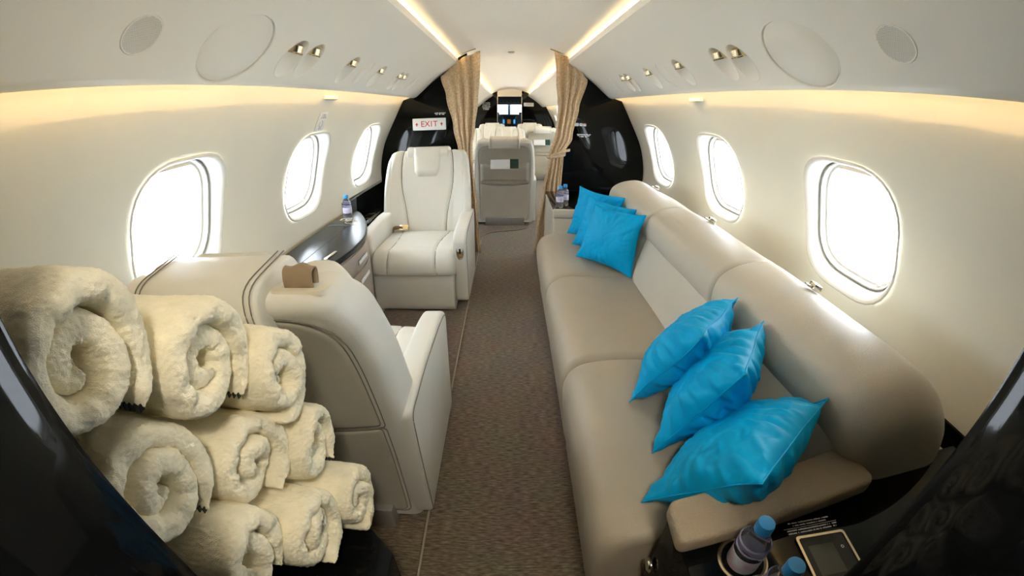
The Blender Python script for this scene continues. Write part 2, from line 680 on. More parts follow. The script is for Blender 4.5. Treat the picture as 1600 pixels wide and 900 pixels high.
# forward bulkhead with the cockpit doorway
for side, nm in ((-1, 'wall_front_left'), (1, 'wall_front_right')):
    pts = [(.30, .0), (1.25, .0), (1.25, 1.85), (.30, 1.85)]
    o = prism(nm, [(XC - .02 + side * x, z) for x, z in pts], 'y', YF, YF + .05, M_black)
    tag(o, kind='structure')
tag(box('wall_front', -.35, .30, YF, YF + .05, 1.58, 1.78, M_ceil), kind='structure')
for x in (-.338, .262):
    tag(box('trim_%d' % (10 if x < 0 else 11), x - .008, x + .008, YF - .02, YF, 0.0, 1.58, M_metal), kind='structure')

# aft wall around the doorway we look through, black gloss jambs
tag(box('wall_back', -1.1, 1.1, YA - .05, YA, -.05, 1.8, mat('lavatory_wall', (.25, .24, .22), .6)), kind='structure')
for side, k in ((-1, 3), (1, 4)):
    inn = {-1: [(.0, -.235), (.6, -.248), (.80, -.255), (.947, -.264), (1.052, -.282), (1.138, -.294), (1.3, -.31), (1.75, -.33)],
           1: [(.0, .185), (.6, .195), (.80, .202), (.934, .212), (1.015, .220), (1.12, .238), (1.3, .256), (1.75, .28)]}[side]
    sp = spline([(x, z) for z, x in inn], 4)
    bm = bmesh.new()
    rings = []
    for p in sp:
        x, z = p
        ou = side * 1.12
        r = .016
        ring = [(ou, .085, z), (x + side * r * 3, .09, z), (x + side * r * .8, .1035, z), (x + side * r * .2, .105, z), (x, .095, z), (x, .07, z), (x, -.3, z), (x, YA, z), (ou, YA, z)]
        rings.append([Vector(q) for q in ring])
    loft(bm, rings)
    tag(from_bm('trim_%d' % k, bm, M_black), kind='structure')

# end of the world beyond the cockpit: floor edge, side skins
for side, nm in ((-1, 'wall_cockpit_left'), (1, 'wall_cockpit_right')):
    tag(box(nm, side * .75 - .02, side * .75 + .02, YF + .05, YEND, 0, 1.75, M_fade), kind='structure')
tag(box('ceiling_cockpit', -.8, .8, YF + .05, YEND, 1.62, 1.66, M_fade2), kind='structure')


# ================================================================= CEILING FITTINGS
def vname(side):
    return 'left' if side < 0 else 'right'


def make_reader(side, y, b, label):
    root = empty('reading_light', mw=valance_frame(side, y, b), label=label, cat='light', group='recessed reading lights in the ceiling panels')
    bm = bmesh.new()
    R_ = []
    for s, cy, d in ((1.055, 0, .0012), (1.02, 0, .0025), (.985, 0, .0005), (.95, .001, -.004), (.86, .008, -.012), (.74, .016, -.022), (.60, .026, -.038), (.42, .032, -.046), (.2, .036, -.050)):
        R_.append(ring3(ell(LA * s, LB * s, 28, 0, cy), d))
    loft(bm, R_, cap=False)
    bm.faces.new([bm.verts.new(v) for v in R_[-1]])
    from_bm('scoop', bm, M_valance, root)
    # swivel lamp barrel with dark lens
    tilt = Matrix.Translation((0, .034, -.012)) @ Matrix.Rotation(radians(62), 4, 'X')
    bm = bmesh.new()
    t = bmesh.new()
    add_lathe(t, [(0, -.014), (.018, -.014), (.026, -.008), (.026, .012), (.028, .014), (.027, .018), (.0215, .018), (.0205, .012)], n=20)
    merge(bm, t, tilt)
    from_bm('lamp_barrel', bm, M_gold, root)
    bm = bmesh.new()
    t = bmesh.new()
    add_lathe(t, [(.0208, .011), (.015, .014), (0, .015)], n=20)
    merge(bm, t, tilt)
    from_bm('lens', bm, M_blackm, root)
    return root


ORD = ['nearest the doorway', 'second from the doorway', 'third from the doorway', 'fourth from the doorway', 'fifth from the doorway', 'nearest the curtain']
for side in (-1, 1):
    for i, (y, b) in enumerate(LIGHTS):
        make_reader(side, y, b, 'recessed white oval reading light with brass barrel on %s ceiling panel, %s' % (vname(side), ORD[i]))
    for i, y in enumerate(BLANKS):
        root = empty('blank_cover', mw=valance_frame(side, y), label='flush ivory oval cover on the %s ceiling panel, %s' % (vname(side), 'between two single reading lights' if i == 0 else 'last one before the curtain'), cat='cover', group='blank oval covers')
        bm = bmesh.new()
        loft(bm, [ring3(ell(LA - .0015, LB - .0015), -.0075), ring3(ell(LA - .0015, LB - .0015), -.0006), ring3(ell(LA - .0035, LB - .0035), .0006)])
        from_bm('cover_plate', bm, M_valance, root)
    root = empty('access_panel', mw=valance_frame(side, .977), label='large round ivory access panel in the %s sloping ceiling' % vname(side), cat='panel')
    bm = bmesh.new()
    loft(bm, [ring3(ell(.125, .108, 48), -.0085), ring3(ell(.125, .108, 48), -.0035), ring3(ell(.122, .105, 48), -.0015)])
    from_bm('cover_plate', bm, M_valance, root)
    bm = bmesh.new()
    loft(bm, [ring3(ell(.1285, .1115, 48), -.006), ring3(ell(.1285, .1115, 48), .0005), ring3(ell(.131, .114, 48), .0022), ring3(ell(.1335, .1165, 48), .0002)], cap=False)
    from_bm('rim', bm, M_valance, root)
    root = empty('speaker', mw=valance_frame(side, .662, .002), label='small round perforated speaker grille in the %s sloping ceiling' % vname(side), cat='speaker')
    bm = bmesh.new()
    loft(bm, [ring3(ell(.0462, .0462, 32), -.0085), ring3(ell(.0462, .0462, 32), .0000), ring3(ell(.0455, .0455, 32), .0018), ring3(ell(.0442, .0442, 32), .0012)])
    from_bm('grille', bm, M_valance, root)
    bm = bmesh.new()
    k = 0
    for i in range(-13, 14):
        for j in range(-15, 16):
            x, y = i * .0034 + (.0017 if j % 2 else 0), j * .003
            if x * x + y * y < .0425 ** 2:
                bm.faces.new([bm.verts.new((x + .00095 * cos(a * pi / 3), y + .00095 * sin(a * pi / 3), .00135)) for a in range(6)])
    tag(from_bm('perforations', bm, mat('hole_dark', (.16, .155, .14), .8), root, sm=False), kind='stuff')
    # flush coat hook high on the wall
    x = wall_x(1.305)
    yy = 1.99 if side < 0 else 2.005
    o = box('coat_hook', XC + side * (x - .006) - .005, XC + side * (x - .006) + .005, yy - .078, yy + .078, 1.297, 1.316, M_wall, bev=.004, seg=3)
    o.rotation_euler = (0, 0, 0)
    tag(o, 'slim white flush coat hook high on the %s wall above the middle window' % vname(side), 'hook')

root = empty('smoke_detector', (-.026, 4.0, 1.752), label='tiny grey sensor on the centre ceiling beyond the curtains', cat='sensor')
lathe('sensor_body', [(0, -.004), (.02, -.004), (.028, .002), (.028, .012)], mat('sensor_grey', (.55, .55, .52), .4), root)

# ================================================================= SIGNS
sg = empty('exit_sign', (-.697, YB - .012, 1.112), label='white EXIT sign with red letters and two arrows on black bulkhead behind the armchair', cat='sign')
box('sign_plate', -.139, .139, -.006, .010, -.049, .049, M_white, sg, .006)
FX = Matrix(((1, 0, 0, 0), (0, 0, -1, 0), (0, 1, 0, 0), (0, 0, 0, 1)))
for ch_, x_ in zip('EXIT', (-.054, -.015, .019, .052)):
    text_mesh('letter', ch_, .066, M_red, sg, Matrix.Translation((x_, -.0072, 0)) @ FX)
for sx in (-1, 1):
    prism('arrow', [(sx * .103 + x, z) for x, z in ((-.004, -.015), (.004, -.015), (.004, -.002), (.013, -.002), (0, .014), (-.013, -.002), (-.004, -.002))], 'y', -.0082, -.0066, M_red, sg)
sg2 = empty('exit_sign', (.435, YF - .012, 1.385), label='small distant EXIT sign on the black forward bulkhead beside the cockpit door', cat='sign')
box('sign_plate', -.125, .125, -.006, .010, -.045, .045, M_white, sg2, .006)
for ch_, x_ in zip('EXIT', (-.050, -.014, .016, .046)):
    text_mesh('letter', ch_, .056, M_red, sg2, Matrix.Translation((x_, -.0072, 0)) @ FX)


def placard(name, loc, width, lines, h, gap, seed, label, m=M_print):
    bm = bmesh.new()
    glyph_lines(bm, FX, width, lines, h, gap, seed)
    o = from_bm(name, bm, m, sm=False)
    o.location = loc
    return tag(o, label, 'lettering')


placard('printed_notice', (-.608, YB - .001, 1.196), .085, (1, .85), .007, .011, 3, 'tiny grey two-line notice printed above the EXIT sign')
placard('printed_notice', (.567, YB - .001, 1.025), .115, (1, .85, .55), .007, .0095, 4, 'tiny three-line notice on black bulkhead under the small emblems')
placard('printed_notice', (-.62, YF - .001, 1.42), .20, (.9, 1, .85, 1, .8, .7), .02, .033, 5, 'distant printed notice on the black forward bulkhead at left of cockpit door')
em = empty('emblem_row', (.545, YB - .001, 1.108), label='row of small white, grey and red emblems on the black bulkhead', cat='sign')
for i, (x, shp) in enumerate(((-.047, 0), (-.030, 0), (.0, 1), (.030, 1))):
    bm = bmesh.new()
    if shp == 0:
        add_lathe(bm, [(0, .0), (.012, 0), (.014, .001)], n=20)
        me = bpy.data.meshes.new('e')
        bmesh.ops.transform(bm, matrix=Matrix.Translation((x, 0, 0)) @ FX, verts=bm.verts)
        bmesh.ops.scale(bm, vec=(1, 1, 1), verts=bm.verts)
    else:
        add_box(bm, x - .012, x + .012, -.001, 0, -.012, .010)
    from_bm('emblem', bm, M_print, em)
box('emblem', .018, .042, -.0012, 0, .006, .013, M_red, em)
for x in (0.0, .030):
    box('emblem_mark', x - .006, x + .006, -.0016, -.001, -.004, .002, M_dprint, em)

# sticker above the middle left window
zz0, zz1 = 1.148, 1.238
x0_, x1_ = wall_x(zz0), wall_x(zz1)
st = empty('wall_sticker', (XC - (x0_ + x1_) / 2 + .002, 1.988, (zz0 + zz1) / 2), label='narrow white instruction sticker above the middle left window', cat='sticker')
T = Vector((-(x1_ - x0_), 0, zz1 - zz0)).normalized()
U = Vector((0, 1, 0))
N = U.cross(T)
st.matrix_world = Matrix(((U.x, T.x, N.x, st.location.x), (U.y, T.y, N.y, st.location.y), (U.z, T.z, N.z, st.location.z), (0, 0, 0, 1)))
sgn = 1 if N.x > 0 else -1
box('sticker_face', -.048, .048, -.05, .05, -.001, .001, M_white, st, .0004)
bm = bmesh.new()
glyph_lines(bm, Matrix.Translation((0.008, .036, sgn * .0014)), .062, (.7, .8, 1), .005, .008, 9)
glyph_lines(bm, Matrix.Translation((0.008, -.040, sgn * .0014)), .06, (.5,), .006, .008, 10)
for a in range(16):
    a0, a1 = a * pi / 8, (a + 1) * pi / 8
    if 3 < a < 6:
        continue
    bm.faces.new([bm.verts.new((.004 + r * cos(t), -.012 + r * sin(t), sgn * .0014)) for r, t in ((.016, a0), (.019, a0), (.019, a1), (.016, a1))])
from_bm('sticker_print', bm, M_dprint, st, sm=False)


# ================================================================= CURTAINS
def lerp_tab(tab, z):
    """tab of (z, x) descending"""
    for (z0, x0), (z1, x1) in zip(tab[:-1], tab[1:]):
        if z <= z0 and z >= z1:
            t = (z0 - z) / (z0 - z1)
            t = t * t * (3 - 2 * t)
            return x0 + (x1 - x0) * t
    return tab[-1][1]


def curtain(name, side, inn, out, zt_in, zt_out, zt_shape, label, seed, y0=3.37):
    root = empty(name, (XC + side * .4, y0, 0), label=label, cat='curtain', group=None)
    bm = bmesh.new()
    rows, cols = 70, 110
    pts = []
    for i in range(rows + 1):
        t = i / rows
        row = []
        for j in range(cols + 1):
            s = j / cols
            ztop = zt_shape(s)
            z = ztop + (.012 - ztop) * t
            xi, xo = lerp_tab(inn, z), lerp_tab(out, z)
            # the flat flap takes the outer 40 % of the width at the top, folds crowd inwards
            ss = s
            x = xi + (xo - xi) * ss
            fold = sin(2 * pi * (4.2 * s ** 1.3) + .8) * (1 - s) ** .4
            squeeze = 1.0 - .55 * math.exp(-((z - .86) / .16) ** 2)
            amp = (.030 * (1 - .55 * s)) * squeeze * (1.15 if z < .8 else .9)
            y = -amp * fold + .012 * noise.noise(Vector((x * 9, z * 3, seed)))
            x += .006 * noise.noise(Vector((s * 7, z * 4, seed + 5)))
            y -= .01 * cos(2 * pi * (9 * s)) * (.5 if z < .8 else .25)
            row.append((x - root.location.x, y, z))
        pts.append(row)
    grid(bm, pts)
    o = from_bm('curtain_cloth', bm, M_curtain, root, ang=80)
    md = o.modifiers.new('thick', 'SOLIDIFY')
    md.thickness = .003
    return root


ctR = curtain('curtain', 1,
              [(1.69, .305), (1.45, .325), (1.28, .342), (1.07, .33), (.85, .285), (.80, .272), (.55, .235), (.21, .19), (.0, .175)],
              [(1.69, .60), (1.47, .575), (1.24, .515), (1.0, .47), (.87, .405), (.84, .40), (.60, .395), (.30, .38), (.0, .37)],
              0, 0, lambda s: 1.682 - .05 * min(1, s / .45) - .165 * max(0, (s - .45) / .55), 'gold patterned curtain tied back at the right side of the aisle opening', 3.1)
ctL = curtain('curtain', -1,
              [(1.69, -.268), (1.47, -.272), (1.28, -.288), (1.07, -.318), (.93, -.342), (.80, -.34), (.4, -.31), (0, -.29)],
              [(1.69, -.60), (1.48, -.585), (1.33, -.545), (1.08, -.495), (.90, -.458), (.8, -.45), (.4, -.47), (0, -.47)],
              0, 0, lambda s: 1.682 - .05 * min(1, s / .45) - .145 * max(0, (s - .45) / .55), 'gold patterned curtain gathered behind the white armchair, left of the aisle opening', 8.4)
# tie band with loose tail on the right curtain
bm = bmesh.new()
pth = [(.262, -.02, .845), (.275, -.052, .842), (.31, -.062, .848), (.36, -.058, .858), (.405, -.045, .868), (.418, -.01, .872)]
rows = []
for p in spline(pth, 5):
    rows.append([(p.x - ctR.location.x, p.y, p.z - .016), (p.x - ctR.location.x, p.y - .004, p.z), (p.x - ctR.location.x, p.y, p.z + .016)])
grid(bm, rows)
o = from_bm('tie_band', bm, M_curtain, ctR)
o.modifiers.new('t', 'SOLIDIFY').thickness = .006
bm = bmesh.new()
for tail in ([(.275, -.064, .85), (.33, -.075, .872), (.40, -.07, .895), (.445, -.06, .905)], [(.29, -.066, .845), (.285, -.08, .80), (.275, -.078, .74)]):
    rows = []
    for p in spline(tail, 5):
        rows.append([(p.x - ctR.location.x, p.y, p.z - .010), (p.x - ctR.location.x, p.y - .003, p.z + .012)])
    grid(bm, rows)
o = from_bm('tie_tail', bm, M_curtain, ctR)
o.modifiers.new('t', 'SOLIDIFY').thickness = .004
for side in (-1, 1):
    bm = bmesh.new()
    add_tube(bm, [(XC + side * .29, YB - .05, 1.700), (XC + side * .40, YB - .05, 1.668)], .005, 8)
    o = from_bm('curtain_rail', bm, mat('brass_rail', (.7, .5, .12), .3, metal=1), None)
    tag(o, 'short brass curtain rail at the %s top of the aisle opening' % vname(side), 'rail')


# ================================================================= ARMCHAIRS
def back_pt(v, off=0.0):
    """front line of the back cushion: v 0 at the seat, 1 at the top; off = distance out of the cushion"""
    P = spline([(-.075, .36), (-.10, .45), (-.145, .60), (-.20, .76), (-.255, .89), (-.285, .935)], 8)
    f = max(0, min(1, v)) * (len(P) - 1)
    i = min(int(f), len(P) - 2)
    t = f - i
    p = P[i].lerp(P[i + 1], t)
    d = (P[i + 1] - P[i]).normalized()
    return p + Vector((d.y, -d.x)) * off


def puff(bm, outline_fn, nu, nv, thick, height_fn, map_fn):
    """dome-shaped pad. (u,v) in [-1,1]x[0,1]; height_fn gives the front offset, thin closed back"""
    front, back = [], []
    for i in range(nv + 1):
        v = i / nv
        fr, bk = [], []
        for j in range(nu + 1):
            u = -1 + 2 * j / nu
            h = height_fn(u, v)
            fr.append(map_fn(u, v, h))
            bk.append(map_fn(u, v, -thick))
        front.append(fr)
        back.append(bk)
    F = grid(bm, front)
    B = grid(bm, [r[::-1] for r in back])
    def side(a, b):
        for k in range(len(a) - 1):
            bm.faces.new((a[k], b[k], b[k + 1], a[k + 1]))
    side([r[0] for r in F], [r[-1] for r in B])
    side([r[-1] for r in F], [r[0] for r in B])
    side(F[0], B[0][::-1])
    side(F[-1], B[-1][::-1])


def edge_round(u, v, w, h, r):
    """0 at the border rising to 1 at distance r inside, circular profile"""
    du = (1 - abs(u)) * w
    dv = min(v, 1 - v) * h
    d = min(du, dv)
    if du < r and dv < r:
        d = r - sqrt((r - du) ** 2 + (r - dv) ** 2)
        d = max(0, d)
    if d >= r:
        return 1.0
    q = 1 - d / r
    return sqrt(max(0, 1 - q * q))


def gauss(d, s):
    return math.exp(-(d / s) ** 2)


ARMP = round_poly([(-.16, .05), (-.20, .52), (.0, .53), (.33, .515), (.43, .485), (.395, .05)], [.02, .03, .05, .10, .05, .04], 7)


def make_chair(aisle, label, loc, rz, near=False, magazine=False, group=None, name='armchair', detail=True):
    """faces local +Y; aisle = +1/-1 side of the belt outlet"""
    root = empty(name, loc, rz, label, 'chair', group)
    # lower leg rest panel and pedestal
    bm = bmesh.new()
    pr = round_poly([(.10, .015), (.10, .30), (.455, .285), (.478, .20), (.462, .015)], [.01, .01, .03, .10, .05], 6)
    add_prism(bm, pr, 'x', -.250, .250, .018, 4)
    from_bm('leg_rest', bm, M_leather, root)
    box('pedestal', -.21, .21, -.20, .30, 0.0, .10, mat('pedestal_grey', (.30, .28, .26), .5), root, .01)
    # seat cushion
    def smap(u, v, h):
        x = u * .262
        # v 0 at the back, 1 at the bottom of the front lip
        L = .50
        s = v * (L + .12)
        if s < L - .05:
            y, z, ny, nz = -.06 + s, .36 + .02 * sin(min(1, s / L) * pi / 2), 0, 1
        else:
            a = min(1, (s - (L - .05)) / .11) * pi / 2
            y, z = -.06 + L - .05 + .07 * sin(a), .38 - .07 * (1 - cos(a))
            ny, nz = sin(a), cos(a)
            rest = max(0, s - (L - .05) - .11)
            z -= rest
        return (x * (1 + .0 * v), y + ny * h, z + nz * h)
    def sh(u, v):
        g = .50 - .16 * max(0, v - .12) if v < .5 else .44 + .16 * (v - .5)
        e = edge_round(u, v, .262, .62, .035)
        return -.035 + .062 * e - .008 * gauss(abs(abs(u) - (.66 - .12 * sin(v * 2.6))), .022) * e + .010 * (1 - u * u) * e
    bm = bmesh.new()
    puff(bm, None, 64, 40, .05, sh, smap)
    from_bm('seat_cushion', bm, M_leather, root, ang=70)
    bm = bmesh.new()
    for sg_ in (-1, 1):
        add_tube(bm, [smap(sg_ * (.66 - .12 * sin(v * 2.6)), v, sh(sg_ * (.66 - .12 * sin(v * 2.6)), v) + .0012) for v in [(.05 + .90 * k / 30) for k in range(31)]], .0026, 5)
    tag(from_bm('seat_seam', bm, M_seam, root), kind='stuff')
    # back cushion with curved seams
    def bw(v):
        return .262 + .045 * sin(min(1, v * 1.25) * pi) ** 1 * (1 if v < .8 else 1) - .015 * v
    def bmap(u, v, h):
        w = .308 if v < .4 else .308 - .058 * ((v - .4) / .6) ** 1.6
        # shoulder corners rounded
        top = 1 - .13 * abs(u) ** 4
        vv = v * top
        wing = .055 * max(0, abs(u) - .62) / .38 * (1 - v * .6)
        p = back_pt(vv, h + wing)
        return (u * w, p.x, p.y)
    def bh(u, v):
        e = edge_round(u, v, .30, .62, .045)
        seam = .60 - .19 * (1 - min(1, max(0, (v - .18) / .5)) ** 1.0) if v < .68 else .60
        sm_ = .44 + .22 / (1 + math.exp(-(v - .42) * 11))
        e = e
        return -.04 + .068 * e - .013 * gauss(abs(u) - sm_, .03) * e
    bm = bmesh.new()
    puff(bm, None, 80, 56, .05, bh, bmap)
    from_bm('back_cushion', bm, M_leather, root, ang=70)
    bm = bmesh.new()
    for sg_ in (-1, 1):
        line = []
        for k in range(37):
            v = .06 + .90 * k / 36
            u = sg_ * (.44 + .22 / (1 + math.exp(-(v - .42) * 11)))
            line.append(bmap(u, v, bh(u, v) + .0012))
        add_tube(bm, line, .0028, 5)
    tag(from_bm('back_seam', bm, M_seam, root), kind='stuff')
    # headrest pad, narrower at the bottom
    def hmap(u, v, h):
        p = back_pt(.575 + v * .435, h + .026)
        w = .112 - .022 * (1 - v) ** 1.5
        return (u * w, p.x, p.y)
    def hh(u, v):
        return -.022 + .046 * edge_round(u, v, .11, .26, .045 if v < .5 else .03)
    bm = bmesh.new()
    puff(bm, None, 30, 30, .03, hh, hmap)
    from_bm('headrest', bm, M_leather, root, ang=70)
    # back shell: rounded sections following the reclined back
    RL = [(-.165, .04), (-.168, .15), (-.178, .30), (-.197, .42), (-.222, .54), (-.262, .68), (-.305, .78), (-.345, .85), (-.370, .888)]
    FL = [(.10, .04), (.10, .15), (.06, .30), (.005, .42), (-.05, .54), (-.10, .68), (-.145, .78), (-.19, .862), (-.232, .905)]
    HW = [.300, .302, .306, .310, .312, .308, .300, .290, .276]
    rls = spline([(p[0], p[1], w) for p, w in zip(RL, HW)], 4)
    fls = spline([(p[0], p[1], 0) for p in FL], 4)
    def rear_at(z):
        for p, q in zip(rls[:-1], rls[1:]):
            if p.y <= z <= q.y:
                t = (z - p.y) / (q.y - p.y)
                return p.x + (q.x - p.x) * t
        return rls[-1].x if z > .5 else rls[0].x
    rings = []
    def shell_ring(p, q, w, grow=1.0):
        R2, F2 = Vector((p.x, p.y)), Vector((q.x, q.y))
        mid = (R2 + F2) / 2
        R2, F2 = mid + (R2 - mid) * grow, mid + (F2 - mid) * grow
        w = w - (1 - grow) * .075
        depth = (F2 - R2).length
        rc = min(.045, depth * .35)
        pr_ = [p_ for p_ in round_poly([(-w, -depth / 2), (w, -depth / 2)] + [(w, depth / 2), (-w, depth / 2)], rc, 5)]
        # close spacing along the front so that the wings roll smoothly into the recess
        half = len(pr_) // 2 + 6
        nf = 26
        pr_ = pr_[:18] + [(w - rc - (2 * w - 2 * rc) * k_ / nf, depth / 2) for k_ in range(1, nf)] + pr_[18:]
        dn = (F2 - R2).normalized()
        c0 = (R2 + F2) / 2
        out = []
        for (px, py) in pr_:
            dip = 0
            if py > 0:
                q_ = min(1, max(0, (abs(px) / w - .58) / .36))
                dip = -.66 * depth * (1 - q_ * q_ * (3 - 2 * q_)) * (py / (depth / 2))
            v_ = c0 + dn * (py + dip)
            out.append(Vector((px, v_.x, v_.y)))
        return out
    for p, q in zip(rls, fls):
        rings.append(shell_ring(p, q, p.z))
    top_r, top_f = rls[-1], fls[-1]
    up = Vector((-.035, .055))
    for k in range(1, 7):
        a_ = k / 6 * pi / 2
        g = cos(a_)
        sh_ = up * (.55 * sin(a_))
        rings.append(shell_ring(Vector((top_r.x + sh_.x, top_r.y + sh_.y)), Vector((top_f.x + sh_.x, top_f.y + sh_.y)), top_r.z, max(.35, .45 + .55 * g)))
    bm = bmesh.new()
    # more points across the front so that the dip is smooth
    loft(bm, rings)
    from_bm('back_shell', bm, M_leather, root, ang=60)
    # stitched rear panels with rounded top corners, standing a little proud
    def rmap(x, z, off):
        y = rear_at(z)
        return Vector((x, y - off, z))
    def rear_pad(name, x0, x1, z0, z1, r, sag, m):
        bm = bmesh.new()
        cxx, czz = (x0 + x1) / 2, (z0 + z1) / 2
        base = round_poly([(x0, z0), (x1, z0), (x1, z1), (x0, z1)], r, 8)
        dense = []
        for i_, p in enumerate(base):
            q = base[(i_ + 1) % len(base)]
            L = max(1, int(math.hypot(q[0] - p[0], q[1] - p[1]) / .03))
            for k in range(L):
                dense.append((p[0] + (q[0] - p[0]) * k / L, p[1] + (q[1] - p[1]) * k / L))
        def zz_(x, z):
            return z + (sag * (x / .26) ** 2 if z < czz else 0) * (1 if z0 > .3 else 0) + (sag * (x / .26) ** 2 if (z >= czz and z0 < .3) else 0)
        rr = []
        for s_, o_ in ((1.0, -.004), (1.0, .003), (.985, .006), (.94, .0065), (.8, .0065), (.55, .0065), (.3, .0065), (.08, .0065)):
            rr.append([rmap(cxx + (x - cxx) * s_, zz_(cxx + (x - cxx) * s_, czz + (z - czz) * s_), o_) for x, z in dense])
        loft(bm, rr)
        from_bm(name, bm, m, root, ang=60)
        # double row of piping round it
        bm = bmesh.new()
        for g_ in (1.0, 1.045):
            line = [rmap(cxx + (x - cxx) * g_, zz_(x, czz + (z - czz) * (1 + (g_ - 1) * .6)), .0022) for x, z in dense]
            add_tube(bm, line + [line[0]], .0014, 5, caps=False)
        tag(from_bm('stitching', bm, M_seam, root), kind='stuff')
    rear_pad('rear_panel', -.252, .252, .455, .865, [.012, .012, .10, .10], .035, M_leather2)
    rear_pad('lower_rear_panel', -.252, .252, .07, .44, [.03, .03, .012, .012], .035, M_leather2)
    rear_y = rear_at
    # wrap-over headrest cap seen from behind
    cp = round_poly([(-.392, .845), (-.405, .90), (-.395, .948), (-.26, .966), (-.225, .93), (-.225, .86), (-.32, .845)], [.008, .02, .045, .05, .02, .01, .01], 5)
    bm = bmesh.new()
    add_prism(bm, cp, 'x', -.150, .150, .022, 5)
    from_bm('headrest_cap', bm, M_leather, root, ang=50)
    bm = bmesh.new()
    for xs in (.126, .139):
        for s in (-1, 1):
            add_tube(bm, [(s * xs, p[0] * 1.0, p[1]) for p in round_poly([(-.395, .85), (-.4062, .90), (-.3955, .9495), (-.26, .967)], [0, .02, .045, 0], 5)], .0014, 5)
    tag(from_bm('cap_stitching', bm, M_seam, root), kind='stuff')
    # belt outlet on the aisle shoulder
    sx = aisle * .205
    bz = empty('belt_outlet', (0, 0, 0))
    bz.parent = root
    bz.location = (sx, -.333, .922)
    bz.rotation_euler = (radians(-6), 0, 0)
    bm = bmesh.new()
    o_, i_ = rrect(.105, .05, .010, 4), rrect(.072, .024, .012, 4)
    loft(bm, [ring3(o_, -.006), ring3(o_, .003), ring3(i_, .004), ring3(i_, -.006)], cap=False)
    from_bm('bezel', bm, M_cream, bz)
    box('slot', -.036, .036, -.013, .013, -.002, .0005, mat('slot_dark', (.05, .035, .02), .8), bz)
    if near:
        bm = bmesh.new()
        rows = []
        for y, z in spline([(-.006, -.01), (-.010, .018), (-.006, .036), (.008, .041), (.016, .030), (.014, .0)], 5):
            rows.append([(x_, y + .0015 * sin(x_ * 220), z * (1 + .08 * sin(x_ * 130 + 1))) for x_ in [(-.029 + .058 * k / 10) for k in range(11)]])
        grid(bm, rows)
        o = from_bm('shoulder_strap', bm, M_belt, bz)
        o.modifiers.new('t', 'SOLIDIFY').thickness = .003
    # arms
    for s in (-1, 1):
        ar = empty('armrest')
        ar.parent = root
        bm = bmesh.new()
        x0, x1 = (.250, .330) if s > 0 else (-.330, -.250)
        add_prism(bm, ARMP, 'x', x0, x1, .016, 4)
        from_bm('arm_body', bm, M_leather, ar, ang=50)
        bm = bmesh.new()
        for xx in (s * .3315,):
            add_tube(bm, [(xx, p[0] * .965 + .0, p[1] * .965 + .008) for p in ARMP[6:]], .0015, 5, caps=False)
        from_bm('arm_stitching', bm, M_seam, ar)
        if s == aisle:
            h = empty('recline_handle')
            h.parent = ar
            bm = bmesh.new()
            loft(bm, [ring3(ell(.023, .050, 24), 0), ring3(ell(.023, .050, 24), .005), ring3(ell(.021, .048, 24), .007), ring3(ell(.016, .042, 24), .005)])
            mwh = Matrix.Translation((s * .291, .418, .395)) @ Matrix.Rotation(radians(90), 4, 'X') @ Matrix.Rotation(pi, 4, 'Y')
            bmesh.ops.transform(bm, matrix=mwh, verts=bm.verts)
            h2 = from_bm('handle_plate', bm, M_gold, ar)
            box('handle_slot', s * .291 - .006, s * .291 + .006, .4215, .4245, .385, .43, M_blackm, ar, .001)
            lathe('handle_knob', [(0, .0), (.008, .0), (.008, .006), (0, .008)], M_gold, ar, (s * .291, .424, .366))
            bpy.data.objects.remove(h)
    # lap belt buckle
    bk = empty('seat_belt')
    bk.parent = root
    bm = bmesh.new()
    rows = [[(-aisle * x_, y_ + .025 * w_, z_ + .018 * w_) for w_ in (-1, 1)] for x_, y_, z_ in spline([(.245, -.055, .37), (.232, -.03, .415), (.20, -.010, .432), (.16, .0, .432)], 4)]
    grid(bm, rows)
    o = from_bm('webbing', bm, M_belt, bk)
    o.modifiers.new('t', 'SOLIDIFY').thickness = .003
    bm = bmesh.new()
    add_box(bm, -.034, .034, -.023, .023, -.008, .008, .006, 3)
    bmesh.ops.transform(bm, matrix=Matrix.Translation((-aisle * .150, .000, .432)) @ Matrix.Rotation(radians(-42), 4, 'X'), verts=bm.verts)
    from_bm('buckle', bm, M_gold, bk)
    if magazine:
        pass
    # rear pocket on the forward-cabin chairs
    if not near and magazine:
        def ry(z):
            return rear_y(z) - .008
        bm = bmesh.new()
        rows = []
        for k in range(9):
            z = .50 + .16 * k / 8
            rows.append([(x, ry(z) - .010 * (k / 8) - .004 + .0 * x, z + (.035 * (x / .23) ** 2 if k == 8 else 0)) for x in [(-.245 + .49 * j / 16) for j in range(17)]])
        grid(bm, rows)
        o = from_bm('pocket', bm, M_leather2, root)
        o.modifiers.new('t', 'SOLIDIFY').thickness = .006
    return root


chA = make_chair(-1, 'ivory leather armchair facing the camera beside the black-topped side cabinet', (-.628, 2.695, 0), pi)
chB = make_chair(1, 'ivory leather armchair seen from behind with tan strap, next to the towel stack', (-.615, .94, 0), 0, near=True)

